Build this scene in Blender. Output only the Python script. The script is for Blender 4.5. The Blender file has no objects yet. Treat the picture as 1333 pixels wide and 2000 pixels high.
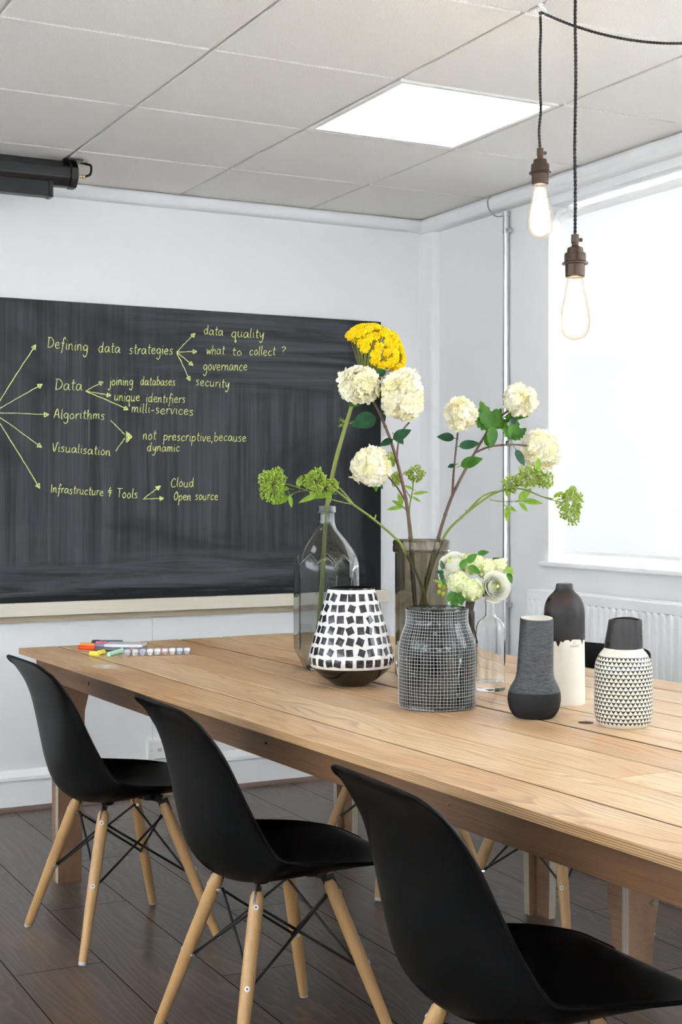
import bpy, bmesh, math, random
import numpy as np
from mathutils import Vector, Matrix
random.seed(7)
RNG = np.random.default_rng(7)
SC = bpy.context.scene
COL = SC.collection
PI = math.pi
R = math.radians

# ------------------------------------------------------------------ camera
CAM_H, FPX, CX, HZ, YAW = 1.25, 2734.0, 666.5, 966.0, 0.480
cam = bpy.data.cameras.new('camera')
cam.sensor_fit = 'VERTICAL'; cam.sensor_height = 36.0
cam.lens = FPX * 36.0 / 2000.0
cam.shift_y = (HZ - 1000.0) / 2000.0
cam.clip_start = 0.05
camo = bpy.data.objects.new('camera', cam); COL.objects.link(camo)
camo.location = (0, 0, CAM_H); camo.rotation_euler = (PI/2, 0, -YAW)
SC.camera = camo

# ------------------------------------------------------------------ light + exposure
SC.view_settings.view_transform = 'Standard'
SC.view_settings.look = 'None'
SC.view_settings.gamma = 1.0
SC.view_settings.use_curve_mapping = False
SC.view_settings.exposure = 1.14
SC.cycles.transparent_max_bounces = 48
SC.cycles.max_bounces = 14
SC.cycles.diffuse_bounces = 7
SKY_STRENGTH = 13.5
PANEL_STRENGTH = 2.4
BULB_CORE = 14.0
BULB_POWER = 3.5
w = bpy.data.worlds.new('sky'); SC.world = w; w.use_nodes = True
bg = w.node_tree.nodes['Background']
bg.inputs[0].default_value = (0.90, 0.95, 1.0, 1); bg.inputs[1].default_value = SKY_STRENGTH

# ------------------------------------------------------------------ helpers
A3 = lambda *p: np.array(p, float)
_Rv = A3(math.cos(YAW), -math.sin(YAW), 0); _Fv = A3(math.sin(YAW), math.cos(YAW), 0); _Cv = A3(0, 0, CAM_H)
def ray(u, v): return _Fv + _Rv*(u-CX)/FPX - A3(0, 0, 1)*(v-HZ)/FPX
def onz(u, v, z): d = ray(u, v); return _Cv + d*(z-CAM_H)/d[2]
def onx(u, v, x): d = ray(u, v); return _Cv + d*x/d[0]
def ony(u, v, y): d = ray(u, v); return _Cv + d*y/d[1]
def atd(u, v, z): return _Cv + ray(u, v)*z

def nrm(a):
    a = np.asarray(a, float); n = np.linalg.norm(a)
    return a/n if n > 1e-12 else A3(0, 0, 1)
def frame(d):
    d = nrm(d); h = A3(0, 0, 1) if abs(d[2]) < .95 else A3(1, 0, 0)
    x = nrm(np.cross(h, d)); y = np.cross(d, x)
    return x, y, d

class MB:
    def __init__(s): s.v = []; s.f = []; s.m = []; s.uv = {}; s.mi = 0; s.pa = None; s.at = []
    def addv(s, p): s.v.append((float(p[0]), float(p[1]), float(p[2]))); return len(s.v)-1
    def face(s, idx): s.f.append(tuple(idx)); s.m.append(s.mi)
    def box(s, lo, hi, rot=None, org=(0, 0, 0)):
        i0 = len(s.v)
        for z in (lo[2], hi[2]):
            for x, y in ((lo[0], lo[1]), (hi[0], lo[1]), (hi[0], hi[1]), (lo[0], hi[1])):
                p = Vector((x, y, z))
                if rot is not None: p = rot @ p
                s.addv(p+Vector(org))
        for q in ((0, 3, 2, 1), (4, 5, 6, 7), (0, 1, 5, 4), (1, 2, 6, 5), (2, 3, 7, 6), (3, 0, 4, 7)):
            s.face([i0+k for k in q])
        return s
    def tube(s, pts, rad, seg=8, caps=True):
        pts = [np.asarray(p, float) for p in pts]; n = len(pts)
        if not hasattr(rad, '__len__'): rad = [rad]*n
        rings = []; x = None
        for i in range(n):
            d = nrm(pts[min(i+1, n-1)]-pts[max(i-1, 0)])
            if x is None: x, y, _ = frame(d)
            else:
                x = nrm(x-d*np.dot(x, d)); y = np.cross(d, x)
            rings.append([s.addv(pts[i]+rad[i]*(x*math.cos(2*PI*k/seg)+y*math.sin(2*PI*k/seg))) for k in range(seg)])
        for a, b in zip(rings[:-1], rings[1:]):
            for k in range(seg): s.face((a[k], a[(k+1) % seg], b[(k+1) % seg], b[k]))
        if caps:
            s.face(rings[0][::-1]); s.face(rings[-1])
        return s
    def lathe(s, prof, seg=48, org=(0, 0, 0), mod=None, axis=None, shear=(0, 0), uv=False, close=False):
        X, Y, Z = (A3(1, 0, 0), A3(0, 1, 0), A3(0, 0, 1)) if axis is None else frame(axis)
        org = np.asarray(org, float); rings = []
        hmax = max(p[1] for p in prof) or 1
        for r, z in prof:
            if r < 1e-6:
                rings.append([s.addv(org+Z*z+A3(shear[0], shear[1], 0)*z)]); continue
            ring = []
            for k in range(seg):
                t = 2*PI*k/seg; rr = r*(mod(t, z) if mod else 1)
                ring.append(s.addv(org+X*rr*math.cos(t)+Y*rr*math.sin(t)+Z*z+A3(shear[0], shear[1], 0)*z))
            rings.append(ring)
        pr = list(zip(rings[:-1], rings[1:], prof[:-1], prof[1:]))
        for a, b, pa, pb in pr:
            for k in range(seg):
                k2 = (k+1) % seg
                if len(a) == 1 and len(b) == 1: continue
                if len(a) == 1: q = (a[0], b[k2], b[k]); uvs = ((k/seg, pa[1]), ((k+1)/seg, pb[1]), (k/seg, pb[1]))
                elif len(b) == 1: q = (a[k], a[k2], b[0]); uvs = ((k/seg, pa[1]), ((k+1)/seg, pa[1]), (k/seg, pb[1]))
                else: q = (a[k], a[k2], b[k2], b[k]); uvs = ((k/seg, pa[1]), ((k+1)/seg, pa[1]), ((k+1)/seg, pb[1]), (k/seg, pb[1]))
                if uv: s.uv[len(s.f)] = uvs
                s.face(q)
        return s
    def ball(s, c, r, seg=8, rings=6, scale=(1, 1, 1), axis=None):
        X, Y, Z = (A3(1, 0, 0), A3(0, 1, 0), A3(0, 0, 1)) if axis is None else frame(axis)
        c = np.asarray(c, float); prev = None
        for i in range(rings+1):
            t = PI*i/rings; rr, z = math.sin(t)*r, -math.cos(t)*r
            if i in (0, rings): cur = [s.addv(c+Z*z*scale[2])]
            else: cur = [s.addv(c+X*rr*scale[0]*math.cos(2*PI*k/seg)+Y*rr*scale[1]*math.sin(2*PI*k/seg)+Z*z*scale[2]) for k in range(seg)]
            if prev is not None:
                for k in range(seg):
                    k2 = (k+1) % seg
                    if len(prev) == 1: s.face((prev[0], cur[k2], cur[k]))
                    elif len(cur) == 1: s.face((prev[k], prev[k2], cur[0]))
                    else: s.face((prev[k], prev[k2], cur[k2], cur[k]))
            prev = cur
        return s
    def grid(s, P, wrap=False):
        n, m = len(P), len(P[0])
        id_ = [[s.addv(p) for p in row] for row in P]
        for i in range(n-1):
            for j in range(m-1): s.face((id_[i][j], id_[i][j+1], id_[i+1][j+1], id_[i+1][j]))
        return s
    def prism(s, poly, h0, h1, plane='xz'):
        # poly of 2D points extruded along the remaining axis
        def P(a, b, t):
            return {'xz': (a, t, b), 'yz': (t, a, b), 'xy': (a, b, t)}[plane]
        i0 = len(s.v); n = len(poly)
        for t in (h0, h1):
            for a, b in poly: s.addv(P(a, b, t))
        s.face(range(i0, i0+n)); s.face(range(i0+2*n-1, i0+n-1, -1))
        for k in range(n): s.face((i0+k, i0+(k+1) % n, i0+n+(k+1) % n, i0+n+k))
        return s
    def build(s, name, mats, parent=None, loc=(0, 0, 0), rotz=0, smooth=None, bevel=0, recalc=True, sub=0, solid=0, bseg=2):
        me = bpy.data.meshes.new(name)
        me.from_pydata(s.v, [], s.f)
        if not isinstance(mats, (list, tuple)): mats = [mats]
        for m in mats: me.materials.append(m)
        for p, k in zip(me.polygons, s.m): p.material_index = k
        if s.uv:
            lay = me.uv_layers.new(name='uv')
            for fi, uvs in s.uv.items():
                for li, t in zip(me.polygons[fi].loop_indices, uvs): lay.data[li].uv = t
        if recalc:
            b = bmesh.new(); b.from_mesh(me); bmesh.ops.recalc_face_normals(b, faces=b.faces); b.to_mesh(me); b.free()
        if smooth is not None:
            me.shade_smooth()
            if smooth < 179: me.set_sharp_from_angle(angle=R(smooth))
        o = bpy.data.objects.new(name, me); COL.objects.link(o)
        o.location = loc; o.rotation_euler = (0, 0, rotz)
        if parent is not None: o.parent = parent
        if solid:
            md = o.modifiers.new('thick', 'SOLIDIFY'); md.thickness = solid; md.offset = 0
        if bevel:
            md = o.modifiers.new('bevel', 'BEVEL'); md.width = bevel; md.segments = bseg; md.limit_method = 'ANGLE'; md.angle_limit = R(40)
        if sub:
            md = o.modifiers.new('sub', 'SUBSURF'); md.levels = sub; md.render_levels = sub
        return o

def thing(name, label, cat, loc=(0, 0, 0), rotz=0, group=None):
    o = bpy.data.objects.new(name, None); COL.objects.link(o)
    o.empty_display_size = .05
    o.location = loc; o.rotation_euler = (0, 0, rotz)
    return tag(o, label, cat, group)
def tag(o, label, cat, group=None):
    o['label'] = label; o['category'] = cat
    if group: o['group'] = group
    return o
def structure(o, label=None, cat=None):
    o['kind'] = 'structure'
    if label: o['label'] = label
    if cat: o['category'] = cat
    return o
def copy_tree(o, parent=None):
    c = o.copy(); COL.objects.link(c)
    if parent is not None: c.parent = parent
    for ch in list(o.children): copy_tree(ch, c)
    return c
def smoothpath(pts, n=6):
    pts = [np.asarray(p, float) for p in pts]
    if len(pts) < 3: return pts
    out = []
    for i in range(len(pts)-1):
        p0, p1, p2, p3 = pts[max(i-1, 0)], pts[i], pts[i+1], pts[min(i+2, len(pts)-1)]
        for k in range(n):
            t = k/n
            out.append(.5*((2*p1)+(-p0+p2)*t+(2*p0-5*p1+4*p2-p3)*t*t+(-p0+3*p1-3*p2+p3)*t**3))
    out.append(pts[-1]); return out

# ------------------------------------------------------------------ materials
def srgb(r, g, b):
    f = lambda c: (c/255/12.92) if c/255 <= .04045 else ((c/255+.055)/1.055)**2.4
    return (f(r), f(g), f(b), 1)
class NT:
    def __init__(s, name):
        s.m = bpy.data.materials.new(name); s.m.use_nodes = True
        s.t = s.m.node_tree; s.p = s.t.nodes['Principled BSDF']; s.out = s.t.nodes['Material Output']
    def n(s, kind, **k):
        nd = s.t.nodes.new(kind)
        for a, b in k.items():
            if a == 'ins':
                for i, v in b.items(): s.set(nd.inputs[i], v)
            else: setattr(nd, a, b)
        return nd
    def set(s, sock, v):
        if isinstance(v, bpy.types.NodeSocket): s.t.links.new(v, sock)
        else: sock.default_value = v
    def pr(s, **k):
        for a, b in k.items(): s.set(s.p.inputs[a.replace('_', ' ')], b)
        return s
    def math(s, op, a, b=0.0, c=None):
        nd = s.n('ShaderNodeMath', operation=op); s.set(nd.inputs[0], a); s.set(nd.inputs[1], b)
        if c is not None: s.set(nd.inputs[2], c)
        return nd.outputs[0]
    def ramp(s, fac, stops, interp='LINEAR'):
        nd = s.n('ShaderNodeValToRGB'); s.set(nd.inputs[0], fac); cr = nd.color_ramp; cr.interpolation = interp
        while len(cr.elements) < len(stops): cr.elements.new(.5)
        for e, (p, c) in zip(cr.elements, stops): e.position = p; e.color = c if len(c) == 4 else (*c, 1)
        return nd.outputs[0]
    def mix(s, fac, a, b, blend='MIX'):
        nd = s.n('ShaderNodeMix', data_type='RGBA', blend_type=blend); s.set(nd.inputs[0], fac); s.set(nd.inputs[6], a); s.set(nd.inputs[7], b)
        return nd.outputs[2]
    def co(s, which='Object'): return s.n('ShaderNodeTexCoord').outputs[which]
    def mapv(s, vec, scale=(1, 1, 1), loc=(0, 0, 0), rot=(0, 0, 0)):
        nd = s.n('ShaderNodeMapping'); s.set(nd.inputs[0], vec); nd.inputs[1].default_value = loc; nd.inputs[2].default_value = rot; nd.inputs[3].default_value = scale
        return nd.outputs[0]
    def noise(s, vec, scale=5, detail=2, rough=.5, out=0, dist=0):
        nd = s.n('ShaderNodeTexNoise'); s.set(nd.inputs['Vector'], vec); nd.inputs['Scale'].default_value = scale
        nd.inputs['Detail'].default_value = detail; nd.inputs['Roughness'].default_value = rough; nd.inputs['Distortion'].default_value = dist
        return nd.outputs[out]
    def bump(s, h, strength=.3, dist=.002):
        nd = s.n('ShaderNodeBump'); s.set(nd.inputs['Height'], h); nd.inputs['Strength'].default_value = strength; nd.inputs['Distance'].default_value = dist
        s.t.links.new(nd.outputs[0], s.p.inputs['Normal']); return s
def plain(name, col, rough=.5, metal=0, spec=.5, bump=None, **k):
    t = NT(name); t.pr(Base_Color=col, Roughness=rough, Metallic=metal)
    t.p.inputs['Specular IOR Level'].default_value = spec
    for a, b in k.items(): t.set(t.p.inputs[a.replace('_', ' ')], b)
    if bump: t.bump(t.noise(t.co(), bump[0], 3, .6), bump[1], bump[2])
    return t.m

M = {}
M['wall'] = plain('white_wall_paint', srgb(228, 228, 229), .62, spec=.3, bump=(14, .12, .004))
M['trim'] = plain('white_gloss_paint', srgb(240, 240, 240), .35, spec=.4)
M['radiator'] = plain('radiator_enamel', srgb(240, 241, 242), .32)
M['frame'] = plain('window_paint', srgb(242, 242, 242), .35)

t = NT('ceiling_tile'); o_ = t.co()
sp = t.ramp(t.noise(o_, 330, 2, .7), [(.35, (0, 0, 0)), (.65, (1, 1, 1))])
t.pr(Base_Color=t.mix(sp, srgb(226, 223, 218), srgb(252, 250, 246)), Roughness=.9); t.p.inputs['Specular IOR Level'].default_value = .1
t.bump(sp, .6, .002); M['tile'] = t.m
M['tbar'] = plain('ceiling_grid_white', srgb(232, 232, 230), .5)

# dark laminate floor, boards running along Y
t = NT('dark_laminate'); o_ = t.co()
sx = t.n('ShaderNodeSeparateXYZ'); t.set(sx.inputs[0], o_)
u_ = t.math('DIVIDE', t.math('SUBTRACT', sx.outputs[0], .923), .2405); ci = t.math('FLOOR', u_); fu = t.math('FRACT', u_)
v_ = t.math('DIVIDE', t.math('SUBTRACT', sx.outputs[1], t.math('MULTIPLY_ADD', ci, .515, 3.615)), 1.28); cj = t.math('FLOOR', v_); fv = t.math('FRACT', v_)
cc = t.n('ShaderNodeCombineXYZ'); t.set(cc.inputs[0], ci); t.set(cc.inputs[1], cj)
wn = t.n('ShaderNodeTexWhiteNoise', noise_dimensions='2D'); t.set(wn.inputs['Vector'], cc.outputs[0]); rv = wn.outputs['Value']
eu = t.math('MULTIPLY', t.math('MINIMUM', fu, t.math('SUBTRACT', 1.0, fu)), .2405); ev = t.math('MULTIPLY', t.math('MINIMUM', fv, t.math('SUBTRACT', 1.0, fv)), 1.28)
em = t.math('MINIMUM', eu, ev); nd = t.n('ShaderNodeMapRange'); t.set(nd.inputs[0], em); nd.inputs[1].default_value = .0009; nd.inputs[2].default_value = .0021; nd.inputs[3].default_value = 1; nd.inputs[4].default_value = 0
seam = nd.outputs[0]
cv = t.n('ShaderNodeCombineXYZ'); t.set(cv.inputs[0], t.math('MULTIPLY', rv, 31.0)); t.set(cv.inputs[1], t.math('MULTIPLY', rv, 17.0))
def off(scale):
    vv = t.n('ShaderNodeVectorMath', operation='ADD'); t.set(vv.inputs[0], t.mapv(o_, scale)); t.set(vv.inputs[1], cv.outputs[0]); return vv.outputs[0]
g1 = t.noise(off((7, .9, 1)), 1.0, 4, .6, dist=1.4)
q_ = t.math('FRACT', t.math('ADD', t.math('MULTIPLY', sx.outputs[0], 34.0), t.math('MULTIPLY', t.noise(off((4.2, .75, 1)), 1.0, 3, .55, dist=.8), 15.0)))
ring = t.ramp(q_, [(0, (0, 0, 0)), (.6, (.35, .35, .35)), (.85, (1, 1, 1)), (1, (0, 0, 0))])
g2 = t.noise(off((150, 1.6, 1)), 1.0, 3, .6)
c = t.ramp(g1, [(.28, srgb(46, 38, 34)), (.5, srgb(70, 58, 52)), (.72, srgb(104, 86, 74))])
c = t.mix(t.math('MULTIPLY', ring, .55), c, srgb(132, 110, 92))
c = t.mix(t.math('MULTIPLY', t.ramp(g2, [(.3, (0, 0, 0)), (.75, (1, 1, 1))]), .22), c, srgb(36, 30, 28))
c = t.mix(.22, c, t.mix(rv, srgb(40, 34, 32), srgb(98, 84, 76)))
c = t.mix(seam, c, srgb(6, 5, 5))
t.pr(Base_Color=c, Roughness=t.math('MULTIPLY_ADD', g1, .12, .25)); t.set(t.p.inputs['Specular IOR Level'], t.math('MULTIPLY_ADD', seam, -.42, .42)); M['floor'] = t.m

def wood(name, cols, ring=(110, 290), warp=14, grain=.5, rough=.45, island=True, lines=.55, wx=1.0):
    """long-grain wood in local coordinates: x along the board, y across, z through it"""
    t = NT(name); o_ = t.co(); sx = t.n('ShaderNodeSeparateXYZ'); t.set(sx.inputs[0], o_)
    if island:
        ri = t.n('ShaderNodeNewGeometry').outputs['Random Per Island']
    else:
        ri = t.n('ShaderNodeObjectInfo').outputs['Random']
    cb = t.n('ShaderNodeCombineXYZ'); t.set(cb.inputs[0], t.math('MULTIPLY', ri, 37.0)); t.set(cb.inputs[1], t.math('MULTIPLY', ri, 11.0)); t.set(cb.inputs[2], t.math('MULTIPLY', ri, 5.0))
    def off(scale):
        vv = t.n('ShaderNodeVectorMath', operation='ADD'); t.set(vv.inputs[0], t.mapv(o_, scale)); t.set(vv.inputs[1], cb.outputs[0]); return vv.outputs[0]
    big = t.noise(off((1.1*wx, 5.5, 5.5)), 1.0, 2, .5)
    q = t.math('ADD', t.math('MULTIPLY', sx.outputs[1], t.math('MULTIPLY', t.math('MULTIPLY_ADD', t.math('FRACT', t.math('MULTIPLY', ri, 3.7)), .9, .55), ring[0])), t.math('MULTIPLY', sx.outputs[2], ring[1]))
    lines = t.math('MULTIPLY', t.math('MULTIPLY_ADD', t.math('FRACT', t.math('MULTIPLY', ri, 7.9)), .8, .35), lines)
    q = t.math('ADD', q, t.math('MULTIPLY', big, warp))
    fr = t.math('FRACT', q)
    line = t.ramp(fr, [(0, (0, 0, 0)), (.55, (.25, .25, .25)), (.86, (1, 1, 1)), (1, (0, 0, 0))])
    fine = t.noise(off((7*wx, 260, 260)), 1.0, 3, .65)
    patch = t.noise(off((2.2*wx, 7, 3)), 1.0, 3, .55)
    base = t.mix(ri, cols[0], cols[1])
    base = t.mix(t.ramp(patch, [(.35, (0, 0, 0)), (.7, (.75, .75, .75))]), base, cols[2])
    base = t.mix(t.math('MULTIPLY', line, t.math('MULTIPLY', lines, t.ramp(t.noise(off((1.5*wx, 9, 9)), 1, 2), [(.35, (.25, .25, .25)), (.65, (1, 1, 1))]))), base, cols[3])
    base = t.mix(t.math('MULTIPLY', t.ramp(fine, [(.45, (0, 0, 0)), (.75, (1, 1, 1))]), grain), base, cols[3])
    t.pr(Base_Color=base, Roughness=t.math('MULTIPLY_ADD', fine, .2, rough-.1)); t.p.inputs['Specular IOR Level'].default_value = .4
    t.bump(t.math('ADD', t.math('MULTIPLY', line, .6), fine), .18, .0012)
    return t.m
M['table'] = wood('pine_table_boards', (srgb(188, 138, 92), srgb(222, 188, 144), srgb(232, 208, 170), srgb(108, 68, 38)), ring=(78, 300), warp=17, lines=.80, grain=.40, rough=.36)
M['table_edge'] = wood('pine_board_edge', (srgb(186, 142, 98), srgb(206, 168, 122), srgb(212, 178, 134), srgb(84, 54, 32)), ring=(20, 250), warp=5, lines=1.6, grain=.35, rough=.5)
M['apron'] = wood('brown_board', (srgb(112, 80, 52), srgb(128, 94, 62), srgb(92, 64, 42), srgb(60, 40, 26)), ring=(20, 18), warp=5, lines=.25, grain=.4, rough=.6)
M['ply_face'] = wood('plywood_face', (srgb(140, 108, 82), srgb(150, 116, 90), srgb(112, 84, 62), srgb(78, 56, 42)), ring=(12, 12), warp=6, lines=.3, grain=.35, rough=.6)
M['cream_wood'] = wood('cream_painted_wood', (srgb(222, 214, 198), srgb(226, 218, 202), srgb(214, 205, 188), srgb(190, 178, 158)), ring=(40, 60), lines=.15, grain=.2, rough=.55)
M['batten'] = wood('bare_batten', (srgb(196, 182, 156), srgb(200, 186, 160), srgb(184, 168, 142), srgb(150, 132, 106)), ring=(40, 60), lines=.3, grain=.3, rough=.6)
t = NT('beech_leg'); k_ = t.noise(t.mapv(t.co(), (150, 150, 7)), 1, 3, .6); k2 = t.noise(t.mapv(t.co(), (30, 30, 4)), 1, 2)
t.pr(Base_Color=t.mix(t.math('MULTIPLY', k_, .5), t.mix(k2, srgb(194, 150, 98), srgb(206, 166, 114)), srgb(150, 108, 64)), Roughness=.42); M['beech'] = t.m
M['bead'] = plain('brown_quarter_round', srgb(112, 92, 82), .5)
# plywood edge: pale layers along local thickness coordinate
t = NT('plywood_edge'); o_ = t.co(); u_ = t.n('ShaderNodeUVMap'); sx = t.n('ShaderNodeSeparateXYZ'); t.set(sx.inputs[0], t.co('UV'))
fr = t.math('FRACT', t.math('MULTIPLY', sx.outputs[0], 5.5))
st = t.ramp(fr, [(0, srgb(205, 196, 180)), (.55, srgb(196, 186, 168)), (.62, srgb(126, 112, 96)), (.9, srgb(150, 136, 118)), (1, srgb(205, 196, 180))])
t.pr(Base_Color=t.mix(t.math('MULTIPLY', t.noise(t.mapv(o_, (60, 60, 4)), 1, 3), .5), st, srgb(150, 138, 120)), Roughness=.7); M['ply_edge'] = t.m

M['black_plastic'] = plain('black_moulded_plastic', (.0036, .0036, .0039, 1), .42, spec=.13)
M['black_metal'] = plain('black_steel', (.012, .012, .013, 1), .4, spec=.5)
M['chrome'] = plain('chrome', (.75, .75, .76, 1), .18, metal=1)
M['screw'] = plain('bright_screw', (.52, .52, .53, 1), .35, metal=.6)
M['steel'] = plain('galvanised_conduit', (.62, .64, .66, 1), .32, metal=1)
M['glide'] = plain('clear_plastic_glide', srgb(190, 190, 190), .3)
M['black_housing'] = plain('black_powder_coat', (.012, .012, .013, 1), .38)
M['brass'] = plain('yellow_brass', (.72, .58, .32, 1), .3, metal=1)
M['aged_brass'] = plain('aged_brass', (.075, .050, .036, 1), .36, metal=.8, bump=(160, .15, .001))
M['cord'] = plain('black_twisted_flex', (.018, .016, .016, 1), .7)
M['white_plastic'] = plain('white_plastic', srgb(238, 238, 236), .35)
M['dark_gap'] = plain('dark_gap', (.02, .02, .02, 1), .6)

# chalkboard with wiped dust: long downward wipes, slanting arcs along the top, flat wipes below, clean black border patches
t = NT('chalkboard_slate'); o_ = t.co()
sx = t.n('ShaderNodeSeparateXYZ'); t.set(sx.inputs[0], o_)
def sstep(v, a, b):
    nd = t.n('ShaderNodeMapRange', interpolation_type='SMOOTHSTEP'); t.set(nd.inputs[0], v); nd.inputs[1].default_value = a; nd.inputs[2].default_value = b; return nd.outputs[0]
def stretch(vec, lo, hi): return t.ramp(vec, [(lo, (0, 0, 0)), (hi, (1, 1, 1))])
big = t.noise(t.mapv(o_, (1.6, 1, 1.9)), 1.0, 3, .55, dist=1.2)
s1 = t.noise(t.mapv(o_, (14, 1, .9), rot=(0, R(-6), 0)), 1.0, 5, .68, dist=.7)
s2 = t.noise(t.mapv(o_, (60, 1, .8), rot=(0, R(-3), 0)), 1.0, 4, .7, dist=.3)
s3 = t.noise(t.mapv(o_, (1.1, 1, 20), rot=(0, R(38), 0)), 1.0, 5, .66, dist=.9)
s4 = t.noise(t.mapv(o_, (1.6, 1, 22), rot=(0, R(5), 0)), 1.0, 5, .68, dist=1.0)
down = t.math('ADD', t.math('MULTIPLY', stretch(s1, .32, .70), .62), t.math('MULTIPLY', stretch(s2, .42, .72), .48))
diag = stretch(s3, .34, .70); flat_ = stretch(s4, .34, .72)
topm = t.math('MULTIPLY', sstep(t.math('MULTIPLY_ADD', big, .35, sx.outputs[2]), 1.03, 1.16), sstep(t.math('MULTIPLY_ADD', big, .8, sx.outputs[0]), 2.55, 3.3))
lowm = t.math('SUBTRACT', 1.0, sstep(t.math('MULTIPLY_ADD', big, .30, sx.outputs[2]), .30, .37))
dust = t.mix(topm, t.mix(lowm, down, flat_), diag)
edge = t.math('MULTIPLY', sstep(t.math('MULTIPLY_ADD', s4, .16, sx.outputs[2]), .10, .15), sstep(t.math('MULTIPLY_ADD', s1, .22, sx.outputs[0]), 3.66, 3.56))
bigv = t.ramp(big, [(.30, (.25, .25, .25)), (.48, (.8, .8, .8)), (.75, (1, 1, 1))])
amt = t.math('MULTIPLY', t.math('MULTIPLY_ADD', dust, .82, .16), t.math('MULTIPLY', edge, bigv))
hi = t.math('MULTIPLY', stretch(t.noise(t.mapv(o_, (34, 1, 1.4), rot=(0, R(-5), 0)), 1.0, 3, .6), .66, .80), edge)
col = t.mix(amt, srgb(27, 28, 30), srgb(90, 93, 98))
col = t.mix(t.math('MULTIPLY', hi, .36), col, srgb(150, 154, 160))
t.pr(Base_Color=col, Roughness=.72); t.p.inputs['Specular IOR Level'].default_value = .22; M['slate'] = t.m

t = NT('yellow_chalk'); k_ = t.noise(t.co(), 260, 3, .7)
t.pr(Base_Color=t.mix(t.ramp(k_, [(.38, (0, 0, 0)), (.62, (1, 1, 1))]), srgb(178, 184, 108), srgb(238, 244, 160)), Roughness=.95); M['chalk'] = t.m
M['chalk_dust'] = plain('white_chalk_dust', srgb(225, 222, 216), .95)

def thin_glass(name, tint, edge, rough=.02, gloss=1.0, edge_pow=.35, streak=None):
    t = NT(name)
    lw = t.n('ShaderNodeLayerWeight'); lw.inputs[0].default_value = edge_pow
    tr = t.n('ShaderNodeBsdfTransparent')
    tc = t.mix(t.ramp(lw.outputs['Facing'], [(.35, (0, 0, 0)), (1.0, (1, 1, 1))]), tint, edge)
    if streak is not None:
        z_ = t.noise(t.mapv(t.co(), (30, 30, 3)), 1, 3, .6); tc = t.mix(t.ramp(z_, [(.4, (0, 0, 0)), (.8, (.6, .6, .6))]), tc, streak)
    t.set(tr.inputs[0], tc)
    gl = t.n('ShaderNodeBsdfGlossy'); gl.inputs['Roughness'].default_value = rough; gl.inputs['Color'].default_value = (.95, .96, .97, 1)
    fr = t.n('ShaderNodeFresnel'); bk = t.n('ShaderNodeNewGeometry').outputs['Backfacing']; t.set(fr.inputs[0], t.math('MULTIPLY_ADD', bk, 1/1.5-1.5, 1.5))
    mx = t.n('ShaderNodeMixShader'); t.set(mx.inputs[0], t.math('MULTIPLY', fr.outputs[0], gloss)); t.set(mx.inputs[1], tr.outputs[0]); t.set(mx.inputs[2], gl.outputs[0])
    t.set(t.out.inputs['Surface'], mx.outputs[0]); t.t.nodes.remove(t.p); t.p = None
    return t.m
def real_glass(name, col, ior=1.46, rough=0.0, streak=None):
    t = NT(name); g = t.n('ShaderNodeBsdfGlass'); g.inputs['Roughness'].default_value = rough; g.inputs['IOR'].default_value = ior
    if streak is not None:
        z_ = t.noise(t.mapv(t.co(), (24, 24, 3)), 1, 3, .6); col = t.mix(t.ramp(z_, [(.4, (0, 0, 0)), (.8, (.8, .8, .8))]), col, streak)
    t.set(g.inputs['Color'], col); t.set(t.out.inputs['Surface'], g.outputs[0]); t.t.nodes.remove(t.p); return t.m
M['pane'] = thin_glass('window_pane', (.96, .97, .97, 1), (.9, .93, .93, 1))
M['clear_glass'] = real_glass('clear_glass', (.985, .99, .99, 1))
M['bottle_glass'] = real_glass('grey_green_bottle_glass', (.82, .83, .82, 1))
M['smoke_glass'] = real_glass('smoky_brown_glass', (.74, .71, .65, 1), streak=(.66, .63, .56, 1))
M['jar_glass'] = real_glass('dark_grey_glass', (.60, .62, .62, 1))
M['clear_plastic'] = thin_glass('clear_moulded_plastic', (.95, .96, .98, 1), (.72, .74, .80, 1), gloss=1.3, rough=.06)

def fabric(name, fac, col):
    t = NT(name)
    df = t.n('ShaderNodeBsdfDiffuse'); df.inputs[0].default_value = (.86, .86, .86, 1)
    tl = t.n('ShaderNodeBsdfTranslucent'); tl.inputs[0].default_value = col
    mx = t.n('ShaderNodeMixShader'); mx.inputs[0].default_value = fac; t.set(mx.inputs[1], df.outputs[0]); t.set(mx.inputs[2], tl.outputs[0])
    t.set(t.out.inputs['Surface'], mx.outputs[0]); t.t.nodes.remove(t.p); return t.m
M['blind'] = fabric('dense_white_blind_fabric', .128, (.66, .67, .68, 1))
M['fill_blind'] = fabric('fill_window_blind_fabric', .58, (.86, .87, .88, 1))  # sheer cloth for the added unseen windows, passes more fill light

def emit(name, col, st):
    t = NT(name); e = t.n('ShaderNodeEmission'); e.inputs[0].default_value = col; e.inputs[1].default_value = st
    t.set(t.out.inputs['Surface'], e.outputs[0]); t.t.nodes.remove(t.p); return t.m
M['panel'] = emit('led_panel', (1.0, .99, .97, 1), PANEL_STRENGTH)
M['core'] = emit('glowing_filament', (1.0, .80, .55, 1), BULB_CORE)
t = NT('glowing_bulb_glass')
lw = t.n('ShaderNodeLayerWeight'); lw.inputs[0].default_value = .5
e = t.n('ShaderNodeEmission'); e.inputs[0].default_value = (1.0, .88, .70, 1); e.inputs[1].default_value = .55
tr = t.n('ShaderNodeBsdfTransparent'); t.set(tr.inputs[0], t.ramp(lw.outputs['Facing'], [(.30, (1, .99, .97)), (.62, (.93, .88, .80)), (1, (.66, .55, .42))]))
m1 = t.n('ShaderNodeMixShader'); m1.inputs[0].default_value = .22; t.set(m1.inputs[1], tr.outputs[0]); t.set(m1.inputs[2], e.outputs[0])
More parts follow.
